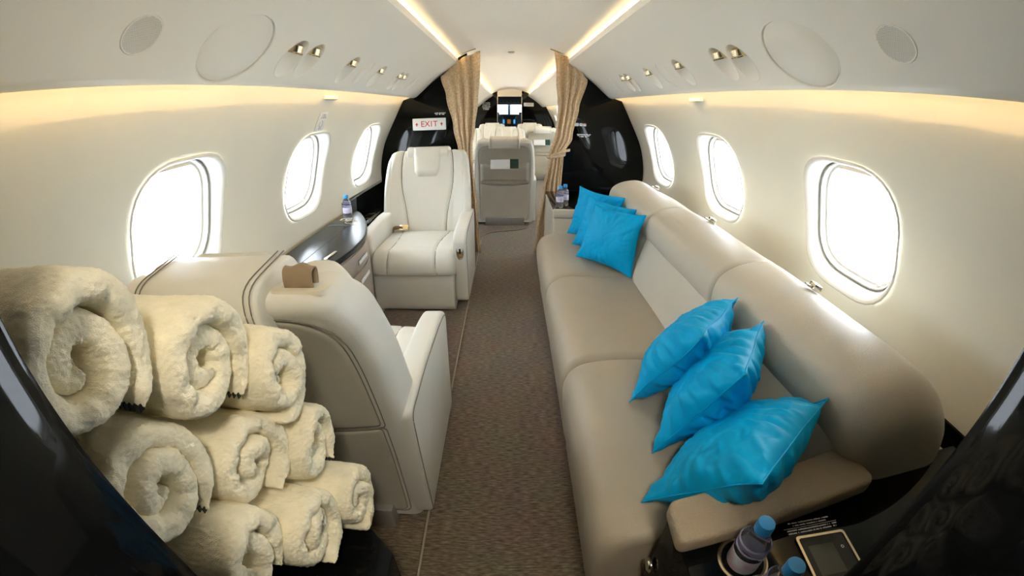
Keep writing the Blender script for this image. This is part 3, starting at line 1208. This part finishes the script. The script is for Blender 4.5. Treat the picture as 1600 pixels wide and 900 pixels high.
# forward cabin chairs: one built, the rest copied
chF = make_chair(1, 'pale leather chair back just beyond the curtains, magazine in its pocket', (-.09, 4.42, 0), 0, magazine=True, group='chairs of the forward cabin', name='club_chair')
fw = [(-.765, 4.42, 0, 'chair back in the forward cabin half hidden behind the white armchair'),
      (.52, 7.45, 0, 'distant chair back just beside the tied curtain with a magazine in its pocket'),
      (-.08, 6.55, pi, 'distant ivory chair facing the camera directly beyond the nearest chair back'),
      (-.76, 6.55, pi, 'distant ivory chair facing the camera by the left forward windows'),
      (-.42, 9.0, pi, 'farthest ivory chair on the left side of the forward cabin'),
      (.42, 9.2, pi, 'farthest ivory chair on the right, before the EXIT sign')]
for x, y, rz, lab in fw:
    c = copy_tree(chF)
    c.location = (x, y, 0)
    c.rotation_euler = (0, 0, rz)
    c['label'] = lab

for (x, y, lab) in ((-.09, 4.42, 'white and dark green magazine in the pocket of the nearest forward chair back'), (.52, 7.45, 'white and dark green magazine in the pocket of the distant right chair back')):
    mg = empty('magazine', (x, y - .298, .705), label=lab, cat='magazine')
    mg.rotation_euler = (radians(-24), 0, 0)
    box('cover', -.14, .14, -.0025, .0025, -.075, .06, M_paper, mg, .001)
    box('green_patch', .055, .1405, -.004, -.0025, -.072, .056, M_green, mg)
    box('folded_card', -.005, .055, -.006, -.0025, -.054, .012, M_paper, mg)

# ================================================================= SOFA
sofa = empty('sofa', (.55, 1.45, 0), label='long beige leather three-seat sofa along the right wall', cat='sofa')


def sofa_part(name, bm, m, ang=50):
    bmesh.ops.translate(bm, vec=-sofa.location, verts=bm.verts)
    return from_bm(name, bm, m, sofa, ang=ang)


SY = [.435, 1.085, 1.785, 2.49]


def section_loft(bm, sec, y0, y1, r0, r1, centre, n=9, mid=4, bulge=0.0, shrink0=None, shrink1=None):
    """loft a closed (x,z) section along y; ends rounded by shrinking it towards centre"""
    stations = []
    for k in range(n + 1):
        a = k / n * pi / 2
        stations.append((y0 + r0 * (1 - sin(a)), cos(a), r0))
    stations = stations[::-1]
    st2 = []
    for (y, c, r) in [(y0 + r0 * (1 - cos(k / n * pi / 2)), 1 - (1 - sin(k / n * pi / 2)), r0) for k in range(n + 1)]:
        st2.append((y, c, r))
    for k in range(1, mid):
        st2.append((y0 + r0 + (y1 - r1 - y0 - r0) * k / mid, 1.0, 0))
    for (y, c, r) in [(y1 - r1 * (1 - cos(k / n * pi / 2)), sin(k / n * pi / 2), r1) for k in range(n, -1, -1)]:
        st2.append((y, c, r))
    C = Vector(centre)
    size = sum((Vector(p) - C).length for p in sec) / len(sec)
    rings = []
    for y, c, r in st2:
        ring = []
        for p in sec:
            v = Vector(p) - C
            L = v.length
            L2 = max(L * .05, L - r * (1 - c) * (L / size)) if r < size else L * max(c, .02)
            q = C + v * (L2 / L)
            ring.append(Vector((q.x, y, q.y)))
        rings.append(ring)
    loft(bm, rings)


seat_sec = [tuple(p) for p in spline([(.58, .435), (.45, .450), (.32, .458), (.22, .450), (.165, .425), (.138, .375), (.136, .31), (.146, .22), (.162, .12), (.185, .04), (.30, .03), (.45, .03), (.58, .05), (.60, .25)], 4, True)]
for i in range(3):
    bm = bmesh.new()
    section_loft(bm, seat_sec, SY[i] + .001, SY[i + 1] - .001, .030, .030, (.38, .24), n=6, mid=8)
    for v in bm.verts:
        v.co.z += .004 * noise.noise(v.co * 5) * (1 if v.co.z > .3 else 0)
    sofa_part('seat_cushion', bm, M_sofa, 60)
back_sec = [tuple(p) for p in spline([(.535, .40), (.548, .46), (.574, .56), (.606, .655), (.645, .70), (.72, .71), (.78, .69), (.80, .55), (.78, .40), (.65, .36)], 4, True)]
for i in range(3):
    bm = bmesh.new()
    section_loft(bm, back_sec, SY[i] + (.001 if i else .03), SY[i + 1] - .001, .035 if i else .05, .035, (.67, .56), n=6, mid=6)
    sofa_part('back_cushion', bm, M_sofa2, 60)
bol_sec = [tuple(p) for p in spline([(.592, .690), (.606, .745), (.652, .780), (.715, .798), (.78, .800), (.85, .771), (.92, .718), (.975, .645), (1.00, .56), (.975, .47), (.90, .42), (.80, .43), (.71, .49), (.64, .575), (.605, .64)], 4, True)]
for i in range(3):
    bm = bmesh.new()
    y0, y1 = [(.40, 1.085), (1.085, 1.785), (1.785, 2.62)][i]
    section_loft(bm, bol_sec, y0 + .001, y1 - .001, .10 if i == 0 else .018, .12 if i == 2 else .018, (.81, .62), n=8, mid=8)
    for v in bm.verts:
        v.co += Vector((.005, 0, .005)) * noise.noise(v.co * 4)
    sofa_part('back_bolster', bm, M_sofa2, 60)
# chrome belt clips along the top rear edge of the bolsters
for y in (.87, 1.54, 2.24):
    cl = empty('belt_clip')
    cl.parent = sofa
    cl.location = Vector((.800, y, .806)) - sofa.location
    cl.rotation_euler = (0, radians(20), radians(-12))
    box('clip_body', -.012, .016, -.017, .017, -.008, .012, M_metal, cl, .004)
    box('clip_tongue', -.03, -.008, -.010, .010, -.006, .001, M_metal, cl, .002)
# base behind the cushions
bm = bmesh.new()
add_box(bm, .30, 1.0, .46, 2.47, .012, .42, .01)
sofa_part('base', bm, M_blackm)
# near armrest slab
bm = bmesh.new()
ap = round_poly([(.222, .318), (.226, .405), (.66, .475), (.68, .372)], [.018, .018, .03, .03], 6)
add_prism(bm, ap, 'z', .583, .622, .012, 4)
sofa_part('armrest', bm, M_arm)

# far end leather side box with bottles, black behind
fb = empty('side_table', (.55, 2.9, 0), label='low beige leather end table beyond the sofa, two bottles on it', cat='table')
box('table_body', .26 - .55, 1.02 - .55, 2.68 - 2.9, 3.36 - 2.9, .0, .535, M_leather2, fb, .012, 3)
box('table_rim', .255 - .55, 1.03 - .55, 2.67 - 2.9, 2.70 - 2.9, .50, .560, M_leather2, fb, .008, 3)
box('table_top', .262 - .55, 1.02 - .55, 2.70 - 2.9, 3.36 - 2.9, .536, .554, M_black, fb, .003)


# ================================================================= PILLOWS
def pillow(A, B, C_, D_, th, seed, label, wr=1.0):
    """corners in order round the square"""
    A, B, C_, D_ = map(Vector, (A, B, C_, D_))
    c = (A + B + C_ + D_) / 4
    nrm = (C_ - A).cross(D_ - B).normalized()
    root = empty('throw_pillow', c, label=label, cat='pillow', group=None)
    bm = bmesh.new()
    N_ = 64
    def P(u, v, s):
        # inward bowed sides between pointed corners
        uu, vv = u, v
        k = .10
        pu = u * (1 - k * (1 - v * v) * abs(u) ** 1.5) if True else u
        pv = v * (1 - k * (1 - u * u) * abs(v) ** 1.5)
        a, b = (pu + 1) / 2, (pv + 1) / 2
        p = A * (1 - a) * (1 - b) + B * a * (1 - b) + C_ * a * b + D_ * (1 - a) * b
        e = ((1 - u ** 4) ** .55) * ((1 - v ** 4) ** .55) if abs(u) < 1 and abs(v) < 1 else 0
        r2 = min(1, sqrt(u * u + v * v) / 1.35)
        h = th / 2 * e * (1 - .34 * r2) * (1 - .72 * (u * v) ** 2)
        # creases running in from the corners and edges
        w = noise.noise(Vector((u * 2.2 + seed, v * 2.2, s * 3 + seed))) * .010
        ang = math.atan2(v, u)
        ed = max(abs(u), abs(v))
        w += .0050 * sin(ang * 21 + seed + 3 * noise.noise(Vector((u * 3, v * 3, seed)))) * (max(0, ed - .35) / .65) * (1 if ed < .97 else 0)
        w += .006 * abs(noise.noise(Vector((u * 5 + 9, v * 5, seed * 2 + s)))) * ed
        rg = 1 - abs(noise.noise(Vector((cos(ang) * 4.2 + seed, sin(ang) * 4.2, ed * 1.2 + s * 2)))) * 5
        w *= wr
        w -= wr * .0065 * max(0, rg) * min(1, max(0, ed - .25) * 2)
        rg2 = 1 - abs(noise.noise(Vector((u * 3.1 + seed * 2, v * 3.1, s * 4 + seed)))) * 7
        w -= wr * .004 * max(0, rg2)
        h = h + w * (e > 0) * min(1, e * 3)
        sag = .012 * noise.noise(Vector((u, v, seed)))
        return p - c + nrm * (s * (h + .0012) + sag)
    for s in (1, -1):
        rows = [[P(-1 + 2 * j / N_, -1 + 2 * i / N_, s) for j in range(N_ + 1)] for i in range(N_ + 1)]
        grid(bm, rows)
    bmesh.ops.remove_doubles(bm, verts=bm.verts, dist=.003)
    from_bm('pillow_body', bm, M_blue, root, ang=180)
    # seam edge all round
    bm = bmesh.new()
    ring = []
    for t in range(4):
        for k in range(N_):
            q = -1 + 2 * k / N_
            u, v = ((q, -1), (1, q), (-q, 1), (-1, -q))[t]
            ring.append(P(u, v, 0))
    ring.append(ring[0])
    add_tube(bm, ring, .0018, 5, caps=False)
    from_bm('piping', bm, M_blue, root, ang=180)
    return root


def P3(a, b, c, th, seed, label):
    """a = low front corner, b = low rear corner, c = upper rear corner"""
    a, b, c = Vector(a), Vector(b), Vector(c)
    return pillow(a, b, c, a + (c - b), th, seed, label)


far = [((.319, 2.04, .458), (.54, 1.735, .458), (.583, 1.752, .763), (.397, 2.03, .750), 'front turquoise pillow of the far group of three on the sofa'),
       ((.328, 2.247, .458), (.55, 1.96, .458), (.583, 1.905, .752), (.407, 2.207, .754), 'middle turquoise pillow of the far group of three on the sofa'),
       ((.329, 2.47, .458), (.55, 2.22, .458), (.583, 2.12, .765), (.385, 2.42, .770), 'rear turquoise pillow of the far group of three, next to the bottles')]
for i, (a, b, c, d, lab) in enumerate(far):
    pillow(a, b, c, d, .105, 2.0 + i * 3.3, lab, wr=.4)
nearp = [((.289, .84, .468), (.552, 1.125, .47), (.589, .921, .750), (.376, .699, .765), 'turquoise pillow farthest from the armrest in the near group on the sofa'),
         ((.298, .653, .468), (.548, .950, .47), (.589, .780, .752), (.396, .544, .775), 'middle turquoise pillow of the near group on the sofa'),
         ((.237, .512, .468), (.552, .735, .47), (.592, .512, .725), (.316, .318, .747), 'turquoise pillow flopped over the tan armrest at the near end of the sofa')]
for i, (a, d, b, c, lab) in enumerate(nearp):
    pillow(a, d, b, c, .155, 11.0 + i * 4.7, lab)


# ================================================================= TOWELS
TERRY = bpy.data.textures.new('terry_pile', 'CLOUDS')
TERRY.noise_scale = .0055
TERRY.noise_depth = 2


def towel(x, y, z, r, seed, label, length=.42, tail=False, squash=1.0):
    rnd = random.Random(seed)
    root = empty('rolled_towel', (x, y, z), label=label, cat='towel', group=None)
    h = r * .185            # half thickness of the folded cloth
    turns = 1.95 + rnd.uniform(-.15, .2)
    n = 120
    cen = []
    ph = rnd.uniform(0, 2 * pi)
    a_end = pi + (1.15 if tail else rnd.uniform(.9, 2.2))
    for i in range(n + 1):
        t = i / n
        a = a_end - (1 - t) * turns * 2 * pi
        rr = h * .55 + (r - h * 1.35) * t ** .95
        rr *= 1 + .07 * sin(2 * a + ph) * (.4 + .6 * (1 - t)) + .07 * noise.noise(Vector((a * .7, seed, 0))) * (1 - .5 * t)
        if tail and t > .93:
            rr *= 1 + .10 * ((t - .93) / .07)
        cen.append(Vector((-cos(a) * rr, sin(a) * rr * squash)))
    st = [(.004, .20), (.003, .48), (.0, .70), (-.005, .86), (-.012, .97), (-.022, 1.04), (-.034, 1.09), (-.048, 1.12)] + [(-.062 - .026 * q_, 1.15) for q_ in range(int((length - .07) / .026))] + [(-length, 1.1)]
    bm = bmesh.new()
    rings = []
    for (dx, k) in st:
        O_, I_ = [], []
        for i, p in enumerate(cen):
            q = cen[min(i + 1, n)] - cen[max(i - 1, 0)]
            nn = Vector((q.y, -q.x)).normalized()
            hh_ = h * k * (1 + .22 * noise.noise(Vector((i * .09, seed * 1.7, 0))))
            e = (min(1, i / 3, (n - i) / 5) ** .5) if 0 < i < n else .15
            hh_ *= e
            # puckers where the cloth bends over itself
            pk = .0034 * sin(i * .95 + seed + 2 * noise.noise(Vector((i * .13, seed, 1)))) * max(0, 1 + dx * 14)
            pk *= min(1, (i / n) * 1.6)
            pk *= .5 + noise.noise(Vector((i * .07, seed + 4, 0)))
            bulge = .012 * noise.noise(Vector((i * .05 + seed, seed, 3))) + .006 * sin(i / n * 7 + ph) + .010 * (i / n)
            for lst, sg_ in ((O_, 1), (I_, -1)):
                w = p + nn * hh_ * sg_
                f = Vector((dx * 10, w.x * 16, w.y * 16 + seed))
                lump = (noise.noise(f * 1.3) * .0080 + noise.noise(f * 3.4) * .0030) * (.35 + .65 * min(1, i / n * 1.6))
                w2 = w + nn * sg_ * (lump * .6 + pk * (-1 if sg_ < 0 else .4))
                lst.append(Vector((dx + (bulge + pk * 1.2) * max(0, 1 + dx * 10), w2.x, w2.y)))
        rings.append(O_ + I_[::-1])
    loft(bm, rings, cap=False)
    m_ = len(cen)
    bm.verts.ensure_lookup_table()
    total = 2 * m_
    for base, flip in ((0, False), ((len(st) - 1) * total, True)):
        for i in range(m_ - 1):
            f = (bm.verts[base + i], bm.verts[base + i + 1], bm.verts[base + total - 2 - i], bm.verts[base + total - 1 - i])
            try:
                bm.faces.new(f if not flip else f[::-1])
            except ValueError:
                pass
    o = from_bm('towel_roll', bm, M_towel, root, ang=180)
    md = o.modifiers.new('s', 'SUBSURF')
    md.levels = 1
    md.render_levels = 2
    dp = o.modifiers.new('terry_pile', 'DISPLACE')
    dp.texture = TERRY
    dp.texture_coords = 'LOCAL'
    dp.strength = .0042
    dp.mid_level = .5
    if tail:
        # dark overcast stitches along the loose hem
        bm = bmesh.new()
        e = cen[-1]
        d = (cen[-1] - cen[-4]).normalized()
        for j in range(9):
            px = .004 - j * .0085
            for q in (0, 1):
                pass
            add_box(bm, px - .0011, px + .0011, -.0035, .0035, -.0045, .0045, .0008, 1)
            for v in bm.verts[-24:]:
                v.co = Vector((v.co.x, v.co.y + e.x + d.x * .001, v.co.z + e.y + d.y * .001))
        tag(from_bm('edge_stitching', bm, M_blackm, root), kind='stuff')
    return root


TW = [(-.43, .210, 1.030, .093, 'large rolled cream towel at the top of the stack nearest the doorway', True),
      (-.43, .358, .930, .091, 'rolled cream towel in the top row, middle of three', True),
      (-.40, .470, .835, .086, 'rolled cream towel in the top row against the armchair back', False),
      (-.45, .225, .838, .090, 'rolled cream towel in the second row nearest the doorway', True),
      (-.43, .365, .742, .088, 'rolled cream towel in the second row, centre of the stack', False),
      (-.40, .487, .664, .082, 'rolled cream towel in the second row against the armchair back', True),
      (-.41, .243, .655, .088, 'rolled cream towel in the lowest visible row nearest the doorway', False),
      (-.375, .365, .570, .085, 'rolled cream towel in the lowest visible row, middle', False),
      (-.345, .486, .515, .080, 'rolled cream towel at the bottom right of the stack beside the chair skirt', False)]
for i, (x, y, z, r, lab, tl) in enumerate(TW):
    towel(x, y, z, r, 3 + i * 7, lab, tail=tl, length=.40)
# black bench that carries the stack
bn = empty('towel_bench', (-.66, .40, 0), label='black gloss bench under the stacked towels', cat='bench')
prism('bench_body', [(-.29, -.215), (.29, -.215), (.385, -.10), (.385, .02), (.33, .075), (-.29, .075)], 'z', 0, .425, M_black, bn, .006)
box('bench_riser', -.29, .17, -.215, -.03, .425, .565, M_black, bn, .006)

# ================================================================= LEFT SIDE CABINET
cb_ = empty('side_cabinet', (-.95, 2.0, 0), label='curved taupe side cabinet with black gloss top under the left windows', cat='cabinet')


def shift(pts, dx=.95, dy=-2.0):
    return [(x + dx, y + dy) for x, y in pts]


front = [tuple(p) for p in spline([(-.84, 1.44), (-.80, 1.56), (-.778, 1.74), (-.785, 1.92), (-.83, 2.10), (-.90, 2.28), (-.985, 2.44), (-1.03, 2.50)], 5)]
top_pts = front + [(-1.105, 2.53), (-1.105, 1.44)]
body_pts = [(x - .012, y - .008) for x, y in front] + [(-1.06, 2.50), (-1.06, 1.45)]
low_pts = [(x - .03, y - .015) for x, y in front if y < 2.42] + [(-.99, 2.42), (-.99, 1.45)]
prism('body', shift([(x, y) for x, y in body_pts]), 'z', .40, .575, M_taupe, cb_, ang=25)
prism('body_lower', shift([(max(x - .0, -.84), y) if False else (x, y) for x, y in low_pts]), 'z', .03, .40, M_taupe, cb_, ang=25)
prism('cabinet_top', shift(top_pts), 'z', .578, .608, mat('black_piano_top', (.016, .018, .018), .24, spec=.22), cb_, .006, ang=30)


def front_panel(name, z0, z1, i0, i1, m, off=.004):
    seg = front[i0:i1]
    a = [(x - .008 + off, y - .006 + off) for x, y in seg]
    b = [(x - .02, y - .012) for x, y in seg][::-1]
    return prism(name, shift(a + b), 'z', z0, z1, m, cb_, .002, ang=25)


front_panel('drawer', .47, .568, 1, 31, M_taupe)
front_panel('drawer', .24, .463, 1, 31, M_taupe)
front_panel('drawer', .04, .233, 1, 29, M_taupe, off=.0)
for z in (.52, .42):
    i = 11
    (xa, ya), (xb, yb) = front[i], front[i + 4]
    bm = bmesh.new()
    vs = []
    a = [(xa + .95 + .003, ya - 2.0), (xb + .95 + .003, yb - 2.0)]
    bm.faces.new([bm.verts.new((a[0][0], a[0][1], z - .011)), bm.verts.new((a[1][0], a[1][1], z - .011)), bm.verts.new((a[1][0], a[1][1], z + .008)), bm.verts.new((a[0][0], a[0][1], z + .008))])
    o = from_bm('drawer_label', bm, M_paper, cb_, sm=False)
    o.modifiers.new('t', 'SOLIDIFY').thickness = .004
# recessed lid lines and chrome catch on the black top, gold cup ring
bm = bmesh.new()
for pth in ([(-.955, 1.5, .6085), (-.955, 2.16, .6085)], [(-1.09, 2.16, .6085), (-.90, 2.16, .6085)]):
    add_tube(bm, [(p[0] + .95, p[1] - 2.0, p[2]) for p in pth], .0012, 5)
from_bm('lid_joint', bm, M_screen, cb_)
bm = bmesh.new()
add_box(bm, -.008, .008, -.055, .055, 0, .008, .003, 3)
bmesh.ops.transform(bm, matrix=Matrix.Translation((.10, -.36, .606)) @ Matrix.Rotation(radians(-4), 4, 'Z'), verts=bm.verts)
from_bm('catch', bm, M_metal, cb_)
for dx, dy, rr in ((-.075, .28, .038), (-.02, .22, .038)):
    bm = bmesh.new()
    add_lathe(bm, [(rr, 0), (rr, .003), (rr - .004, .005), (rr - .009, .003), (rr - .009, 0)], (dx, dy, .606), 28)
    from_bm('cup_ring', bm, M_gold, cb_)
# black ledge between cabinet and bulkhead with gold edged tray
lg = empty('corner_ledge', (-1.03, 2.97, 0), label='low black ledge with gold-edged tray between the armchair and the left wall', cat='ledge')
box('ledge_top', -.07, .055, -.44, .44, .49, .51, M_black, lg, .004)
box('ledge_body', -.055, .045, -.43, .43, .0, .49, M_blackm, lg)
bm = bmesh.new()
o1, i1 = rrect(.08, .14, .008, 3), rrect(.070, .13, .006, 3)
loft(bm, [ring3(o1, 0), ring3(o1, .003), ring3(i1, .003), ring3(i1, 0)], cap=False)
bmesh.ops.translate(bm, vec=(0, -.23, .510), verts=bm.verts)
from_bm('tray_rim', bm, M_gold, lg)
bk_ = box('trim_5', -1.15, -1.105, 2.52, YB, .0, .66, M_black, bev=.003)
tag(bk_, kind='structure')
tag(box('trim_6', 1.10, 1.15, .17, 2.66, .0, .585, M_black, bev=.003), kind='structure')


# ================================================================= BOTTLES
def make_bottle(loc, label, sc=1.0, group=None):
    root = empty('water_bottle', loc, label=label, cat='bottle', group=group)
    r, hh_ = .027 * sc, .150 * sc
    body = [(0, .002), (r * .8, .0), (r, .006), (r, .030), (r * .94, .034), (r, .038), (r, .078 * sc + .01), (r * .95, .092), (r, .098), (r * .93, .106), (r * .62, .124), (r * .46, .130), (r * .46, .136)]
    lathe('body', body, M_pet, root)
    lathe('label_band', [(r + .0004, .042), (r + .0007, .043), (r + .0007, .076), (r + .0004, .077)], M_label, root)
    bm = bmesh.new()
    for zz in (.089, .104):
        add_lathe(bm, [(r * .95, zz - .0022), (r * 1.03, zz), (r * .95, zz + .0022)], n=24)
    tag(from_bm('rib', bm, mat('rib_plastic', (.38, .36, .58), .15, trans=.4), root), kind='stuff')
    cr = .0145 * sc
    cp_ = [(cr * .98, .131), (cr, .133), (cr, .147), (cr * .93, .151), (cr * .6, .152), (0, .1515)]
    lathe('cap', cp_, M_cap, root, n=28)
    return root


make_bottle((-1.010, 2.285, .608), 'small water bottle with blue cap on the black cabinet top by the left wall')
make_bottle((.308, 2.76, .556), 'small water bottle on the end table, the one nearer the curtain')
make_bottle((.352, 2.83, .556), 'small water bottle on the end table, the one nearer the pillows')
make_bottle((.340, .298, .530), 'near water bottle with blue cap standing in the gold-rimmed cup holder')
make_bottle((.352, .222, .530), 'near water bottle cut off by the bottom edge of the view')

# ================================================================= NEAR CONSOLE
co = empty('side_console', (.65, .27, 0), label='black gloss console at the near end of the sofa with cup holders and handset', cat='console')
bm = bmesh.new()
cpoly = [(.235, .16), (.245, .41), (1.08, .44), (1.10, .172), (.60, .172)]
add_prism(bm, [(x - .65, y - .27) for x, y in cpoly], 'z', 0, .572, .004)
cbod = from_bm('console_body', bm, M_black, co)
hol = bmesh.new()
for (x, y) in ((.340, .298), (.352, .222)):
    t = bmesh.new()
    add_lathe(t, [(0, .529), (.0375, .529), (.0375, .62), (0, .62)], (x - .65, y - .27, 0), 32)
    merge(hol, t)
cut(cbod, hol)
for (x, y) in ((.340, .298), (.352, .222)):
    bm = bmesh.new()
    add_lathe(bm, [(.0375, -.002), (.0445, 0), (.0445, .003), (.041, .0045), (.0375, .002), (.036, -.004)], (x - .65, y - .27, .572), 36)
    from_bm('cup_ring', bm, M_gold, co)
bt = bmesh.new()
add_lathe(bt, [(0, .006), (.011, .006), (.013, .003), (.016, .003), (.016, 0)], n=24)
bmesh.ops.transform(bt, matrix=Matrix.Translation((-.412, .125, .41)) @ Matrix.Rotation(radians(-90), 4, 'Y'), verts=bt.verts)
from_bm('push_button', bt, M_metal, co)
hs = empty('control_unit')
hs.parent = co
hs.location = (.507 - .65, .268 - .27, .572)
hs.rotation_euler = (0, 0, radians(-4))
bm = bmesh.new()
o1, i1 = rrect(.108, .095, .008, 4), rrect(.098, .085, .006, 4)
loft(bm, [ring3(o1, 0), ring3(o1, .004), ring3(i1, .004), ring3(i1, .001)], cap=False)
from_bm('frame', bm, M_gold, hs)
box('face', -.048, .048, -.042, .042, 0, .0018, M_blackm, hs)
box('screen', -.036, .018, -.034, .026, .0018, .0026, M_screen, hs, .0005)
bm = bmesh.new()
for a in range(10):
    a0, a1 = a * pi / 5, (a + 1) * pi / 5
    bm.faces.new([bm.verts.new((.034 + r * cos(t), .014 + r * sin(t), .0024)) for r, t in ((.002, a0), (.0032, a0), (.0032, a1), (.002, a1))])
from_bm('icon', bm, M_print, hs, sm=False)
bm = bmesh.new()
mw = Matrix.Translation((.505 - .65, .346 - .27, .5728)) @ Matrix.Rotation(radians(-2), 4, 'Z')
glyph_lines(bm, mw, .10, (.92, .75), .0032, .0058, 21)
glyph_lines(bm, mw @ Matrix.Translation((0, -.0155, 0)), .115, (1, .95), .0032, .0058, 22)
add_box(bm, -.06, .06, -.0004, .0004, 0, .0001)
for v in bm.verts[-8:]:
    v.co = mw @ (v.co + Vector((0, -.0095, 0)))
from_bm('printed_text', bm, M_print, co, sm=False)

# ================================================================= COCKPIT
ck = empty('cockpit_panel', (-.05, 12.3, 0), label='distant blue cockpit instrument panel with screens seen through the forward doorway', cat='panel')
box('instrument_panel', -.62, .62, -.05, .10, .60, 1.10, M_fade, ck, .02)
box('glare_shield', -.62, .62, -.22, .0, 1.10, 1.135, M_fade2, ck, .01)
box('centre_pedestal', -.12, .12, -.9, -.05, .0, .72, M_fade, ck, .02)
for x, m in ((-.36, M_display), (-.18, M_display), (.0, M_orange), (.18, M_display), (.36, M_display)):
    box('display', x - .05, x + .05, -.056, -.05, .86, .98, m, ck, .004)
for k in range(6):
    box('switch_row', -.30 + k * .11, -.24 + k * .11, -.056, -.05, .76, .79, M_fade2, ck)
oh = empty('overhead_panel', (-.05, 12.1, 0), label='grey overhead switch panel at the top of the cockpit doorway', cat='panel')
box('overhead_body', -.6, .6, -.5, .4, 1.40, 1.62, M_fade2, oh, .02)
for k in range(7):
    box('switch', -.33 + k * .10, -.28 + k * .10, -.506, -.5, 1.47, 1.50, M_fade, oh)
ws = empty('window_60', (-.05, 12.75, 0))
tag(ws, kind='structure')
box('centre_post', -.045, .045, -.02, .02, 1.1, 1.62, M_fade2, ws)
for s in (-1, 1):
    box('side_post', s * .62 - .05, s * .62 + .05, -.02, .02, 1.1, 1.62, M_fade2, ws)
tag(box('wall_nose', -.75, .75, 12.73, 12.78, 0, 1.1, M_fade), kind='structure')
for i, x in enumerate((-.42, .32)):
    cs = empty('pilot_seat', (x, 11.4, 0), label='dark pilot seat in the cockpit, %s of the doorway' % ('left side' if x < 0 else 'right side'), cat='seat')
    box('seat_back', -.2, .2, -.05, .05, .45, 1.08, M_fade, cs, .04, 3)
    box('seat_base', -.2, .2, .0, .45, .0, .45, M_fade, cs, .03, 3)
    box('seat_headrest', -.11, .11, -.04, .04, 1.06, 1.2, M_fade, cs, .03, 3)
